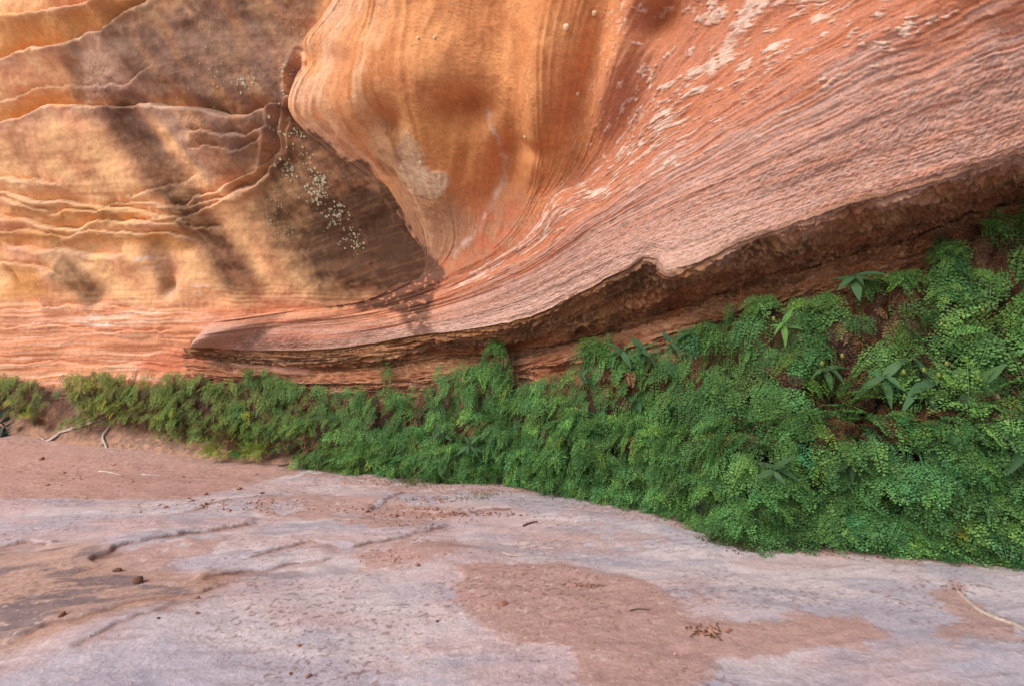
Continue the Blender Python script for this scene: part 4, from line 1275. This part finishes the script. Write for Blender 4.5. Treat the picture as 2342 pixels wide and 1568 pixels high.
wood('fallen_stick', 'pale bent stalk on the floor at the foot of the right ferns', 'stick', [([(2130,1272),(2165,1270),(2200,1270),(2225,1276)], .006, .004)], M_ROOT, 'sticks on the floor', .008, fl)

# ---- grass at the foot of the ferns
M_GRASS = leaf_material('grass_blade', .2)


def grass(name, label, spots, nblades, h, tint, lie):
    root = empty(name, on_floor(*spots[0]))
    props(root, label, 'grass', 'grass tufts at the foot of the bank')
    V, Fc = [], []
    for k in range(nblades):
        s0 = R.choice(spots)
        p = on_floor(s0[0] + R.gauss(0, 22), s0[1] + R.gauss(0, 4)) - root.location
        an = R.uniform(0, 2 * math.pi); d = Vector((math.cos(an), math.sin(an), 0)); sd = Vector((-d.y, d.x, 0))
        L_ = h * R.uniform(.5, 1.2); w = .0032 * (1 + h * 4)
        i0 = len(V)
        for q in range(4):
            t = q / 3
            c = p + d * (L_ * lie * t) + Vector((0, 0, L_ * (t - .75 * lie * t * t) + .002))
            ww = w * (1 - t * .85)
            V.extend([c - sd * ww, c + sd * ww])
        for q in range(3):
            Fc.append((i0 + 2 * q, i0 + 2 * q + 1, i0 + 2 * q + 3, i0 + 2 * q + 2))
    o = mesh_object('blades', V, Fc, M_GRASS, root); o['tint'] = tint; o['kind'] = 'stuff'


grass('grass_tuft', 'wide low tuft of olive grass at the foot of the bank, right of centre', [(1650,1235),(1690,1245),(1730,1255),(1770,1250),(1820,1252)], 900, .15, [.12, .15, .06], .75)
grass('grass_tuft', 'small olive grass tuft in front of the middle ferns', [(935,1102),(945,1106)], 160, .13, [.14, .15, .06], .7)
grass('grass_tuft', 'tiny green grass patch on sand left of the fern corner', [(1105,1133),(1115,1132)], 80, .07, [.13, .17, .06], .7)
grass('dry_grass_tuft', 'tangle of dry straw-coloured grass under the yellow withering fern', [(2110,1262),(2150,1262),(2180,1264)], 260, .16, [.30, .23, .15], .85)
grass('dry_grass_tuft', 'wisp of dry grass at the fern foot left of the straw tangle', [(1985,1252),(2020,1254)], 110, .12, [.26, .19, .12], .85)
grass('grass_tuft', 'low olive grass fringe under the middle fern lobe', [(1330,1137),(1370,1140),(1400,1140)], 160, .08, [.12, .15, .06], .7)

# ---- stones
M_STONE = plain_material('red_stone', srgb(154, 108, 90), .85, 25, .3)
M_STONE_D = plain_material('dark_stone', srgb(108, 76, 62), .85, 25, .3)
M_STONE_P = plain_material('pale_stone', srgb(188, 168, 160), .85, 25, .25)


def stone_mesh(seed, flat=.65):
    r = random.Random(seed)
    import bmesh
    bm = bmesh.new(); bmesh.ops.create_icosphere(bm, subdivisions=2, radius=1)
    cuts = [(Vector((r.gauss(0, 1), r.gauss(0, 1), r.gauss(0, 1))).normalized(), r.uniform(.5, .85)) for _ in range(7)]
    for v in bm.verts:
        for nrm, dd in cuts:
            k = v.co.dot(nrm)
            if k > dd: v.co -= nrm * (k - dd) * .9
        v.co.z *= flat; v.co.x *= 1.15
    me = bpy.data.meshes.new('stone'); bm.to_mesh(me); bm.free()
    return me


STONES = [
 (1150, 1381, .030, 0, 'single rust red pebble beside the upper edge of the big sand patch'),
 (705, 1546, .017, 0, 'rust red pebble at the bottom border, larger of two'),
 (664, 1540, .012, 0, 'rust red pebble at the bottom border, smaller of two'),
 (683, 1476, .015, 0, 'reddish pebble alone on smooth pale rock, lower left of centre'),
 (317, 1330, .045, 1, 'dark brown clod on the tan rock below the broken edge'),
 (268, 1305, .032, 1, 'small dark clod between the broken edge and the larger clod'),
 (142, 1411, .026, 0, 'rust red pebble on tan rock near the left border'),
 (450, 1402, .014, 0, 'reddish pebble on the pale swell in the left foreground'),
 (362, 1413, .011, 1, 'tiny dark pebble on the pale swell'),
 (450, 1367, .018, 0, 'orange pebble on the dark streaked rock left of the swell'),
 (548, 1118, .04, 0, 'squarish red pebble on the debris strip in the far middle'),
 (600, 1128, .03, 1, 'dark pebble on the debris strip, right of the squarish one'),
 (470, 1130, .035, 0, 'reddish pebble at the left end of the debris strip'),
 (95, 1052, .05, 0, 'reddish stone on the far red sand, left of the short pale stick'),
 (131, 1022, .07, 2, 'flat pale stone on the bank just right of the long root tip'),
 (232, 983, .09, 2, 'flat pale slab resting beside the short crooked root'),
 (905, 1180, .03, 0, 'red stone in the rubble behind the pale lobe'),
 (840, 1170, .028, 1, 'brown stone in the rubble left of the red one'),
 (1505, 1160, .02, 1, 'dark pebble at the sharp bend of the fern foot'),
 (1000, 1420, .012, 1, 'tiny dark pebble on grey rock left of the sand patch'),
 (955, 1292, .02, 0, 'small red lump in the gully of the middle foreground'),
]
ms = [stone_mesh(k) for k in range(5)]
for k, (a, b, sz, mk, label) in enumerate(STONES):
    me = ms[k % 5].copy(); me.materials.append([M_STONE, M_STONE_D, M_STONE_P][mk])
    o = bpy.data.objects.new('clod' if 'clod' in label else 'pebble' if 'pebble' in label else 'stone', me); COL.objects.link(o)
    p = on_bank(a, b)[0] if b < 1035 else on_floor(a, b)
    o.location = p + Vector((0, 0, sz * .3)); o.scale = (sz, sz, sz * (.45 if mk == 2 else .9)); o.rotation_euler = (R.uniform(-.3, .3), R.uniform(-.3, .3), R.uniform(0, 6))
    props(o, label, 'stone', 'loose stones on the floor')

# loose grit, too small to count
gv, gf = [], []
GRIT = [((930,1170),(120,22),240,.016),((620,1155),(160,16),160,.016),((900,1275),(70,18),120,.010),((1620,1445),(40,10),90,.009),((1420,1440),(160,60),230,.006),((1340,1340),(140,40),120,.007),
        ((300,1095),(300,22),110,.016),((1340,1340),(25,6),60,.009),((1700,1420),(160,40),90,.005),((1080,1175),(90,8),130,.012),((700,1450),(420,70),90,.005),((2200,1380),(90,30),60,.007),((1280,1540),(200,20),70,.005),((480,1150),(120,12),70,.016),((990,1142),(60,6),80,.012)]
for (ca, cb), (wa, wb), cnt, sz in GRIT:
    for _ in range(cnt):
        b_ = cb + R.gauss(0, wb * .6)
        if b_ < 1050 or b_ > 1600: continue
        p = on_floor(ca + R.gauss(0, wa * .6), b_)
        s_ = sz * min(2.4, .55 * math.exp(R.gauss(0, .6)))
        i0 = len(gv)
        rot = Matrix.Rotation(R.uniform(0, 6), 3, 'Z')
        for v in [(1, 0, 0), (-.8, .2, 0), (.1, .8, .1), (0, -.9, 0), (.1, .1, .8), (0, 0, -.6)]:
            gv.append(p + rot @ (Vector([x * R.uniform(.7, 1.3) for x in v]) * s_) + Vector((0, 0, s_ * .2)))
        gf += [tuple(i0 + q for q in f) for f in [(0, 2, 4), (2, 1, 4), (1, 3, 4), (3, 0, 4), (2, 0, 5), (1, 2, 5), (3, 1, 5), (0, 3, 5)]]
grit_o = mesh_object('gravel', gv, gf, plain_material('grit', srgb(172, 128, 108), .9, 9, .5), smooth=False)
props(grit_o, 'scattered reddish grit and crumbs on the slickrock floor', 'gravel', kind='stuff')

# leaf litter: curled brown flakes in the drifts
lv, lf = [], []
foot_litter = [((700 + 70 * k, float(np.interp(700 + 70 * k, [r[0] for r in FROOT], [r[1] for r in FROOT])) + 12), (40, 7), 34, .016 + .004 * (k < 8)) for k in range(23)]
for (ca, cb), (wa, wb), cnt, sz in foot_litter + [((1620,1445),(22,8),40,.022),((1020,1140),(60,4),90,.020),((1080,1176),(60,3),60,.022),((1340,1338),(20,6),24,.016),((2200,1345),(30,5),26,.012),((640,1030),(60,8),60,.03),((380,1010),(80,10),40,.03),((1000,1190),(90,10),40,.018)]:
    for _ in range(cnt):
        a_, b_ = ca + R.gauss(0, wa), cb + R.gauss(0, wb)
        p = on_floor(a_, b_) if b_ > 1055 else on_bank(a_, b_)[0]
        an = R.uniform(0, 6.3); d = Vector((math.cos(an), math.sin(an), R.uniform(-.2, .6))) * sz * R.uniform(.5, 1.3); sd = Vector((-math.sin(an), math.cos(an), R.uniform(-.3, .3))) * sz * R.uniform(.15, .4)
        i0 = len(lv); p = p + Vector((0, 0, .006))
        lv += [p - d, p + sd + Vector((0, 0, .4 * sz)), p + d, p - sd + Vector((0, 0, .2 * sz))]
        lf += [(i0, i0 + 1, i0 + 2), (i0, i0 + 2, i0 + 3)]
lit = mesh_object('leaf_litter', lv, lf, plain_material('dry_leaf', srgb(112, 78, 58), .9, 14, .5), smooth=False)
props(lit, 'dark dry leaf crumbs drifted along cracks of the floor', 'leaf litter', kind='stuff')

# ---- lichen crusts on the shaded rock
lv, lf = [], []
LICH = [((700,370),(30,40),26,.035),((720,440),(26,22),36,.05),((760,500),(24,24),34,.045),((800,560),(16,22),26,.04),((655,210),(6,40),20,.035),((640,285),(12,20),12,.04),((680,300),(16,26),16,.035),((735,410),(10,10),10,.05),
        ((620,500),(30,40),30,.025),((645,540),(20,20),14,.02),((650,385),(12,14),20,.05),((500,180),(60,40),26,.02),((400,150),(90,70),22,.016),((560,190),(14,14),12,.045),((760,395),(30,20),8,.03),((670,110),(16,40),8,.02)]
for (ca, cb), (wa, wb), cnt, sz in LICH:
    for _ in range(int(cnt * 1.7)):
        p, n = surf(face_P, face_N, face_Q, ca + R.gauss(0, wa * .7), cb + R.gauss(0, wb * .7))
        s_ = sz * R.uniform(.14, .6); ring = R.random() < .5 and s_ > .018
        sd = n.cross(Vector((0, 0, 1))).normalized(); u_ = sd.cross(n)
        i0 = len(lv); kk = 9; p = p + n * .012
        a0 = R.uniform(0, 6); span = 2 * math.pi * (R.uniform(.5, 1) if ring else 1)
        for q in range(kk):
            an = a0 + span * q / (kk - 1 if ring else kk)
            rr = s_ * R.uniform(.8, 1.2); dirv = sd * math.cos(an) + u_ * math.sin(an)
            lv += [p + dirv * rr, p + dirv * rr * (.55 if ring else .05) + n * .003]
        for q in range(kk - (1 if ring else 0)):
            q2 = (q + 1) % kk
            lf.append((i0 + 2 * q, i0 + 2 * q2, i0 + 2 * q2 + 1, i0 + 2 * q + 1))
lich = mesh_object('lichen', lv, lf, plain_material('lichen_crust', srgb(178, 170, 142), .9, 30, .4))
props(lich, 'pale lichen spots and rings scattered on the dark varnished rock', 'lichen', kind='stuff')
DOTS = [(1357, 28, .030, 'pale round lichen spot highest on the orange nose'), (1300, 70, .034, 'largest round lichen spot on the orange nose'), (1208, 302, .022, 'small round lichen spot below the secondary bulge of the nose'), (966, 95, .018, 'tiny lichen spot, left of two near the top of the nose'), (1006, 93, .020, 'tiny lichen spot, right of two near the top of the nose'), (1318, 215, .024, 'brownish lichen spot on the right of the nose'), (967, 365, .03, 'round lichen spot on the pale scar of the nose')]
M_DOT = plain_material('lichen_disc', srgb(226, 200, 160), .9, 60, .2)
for a, b, sz, label in DOTS:
    p, n = surf(over_P, over_N, over_Q, a, b)
    sd = n.cross(Vector((0, 0, 1))).normalized(); u_ = sd.cross(n)
    V_, F_ = [], []
    for ring, hh in ((1.0, .004), (.75, .014), (.0, .016)):
        for q in range(12):
            an = 2 * math.pi * q / 12
            V_.append((sd * math.cos(an) + u_ * math.sin(an)) * sz * ring * R.uniform(.88, 1.1) + n * hh)
    for rr in range(2):
        for q in range(12):
            F_.append((rr * 12 + q, rr * 12 + (q + 1) % 12, rr * 12 + 12 + (q + 1) % 12, rr * 12 + 12 + q))
    o = mesh_object('lichen_spot', V_, F_, M_DOT); o.location = p
    props(o, label, 'lichen', 'round lichen spots on the orange nose')
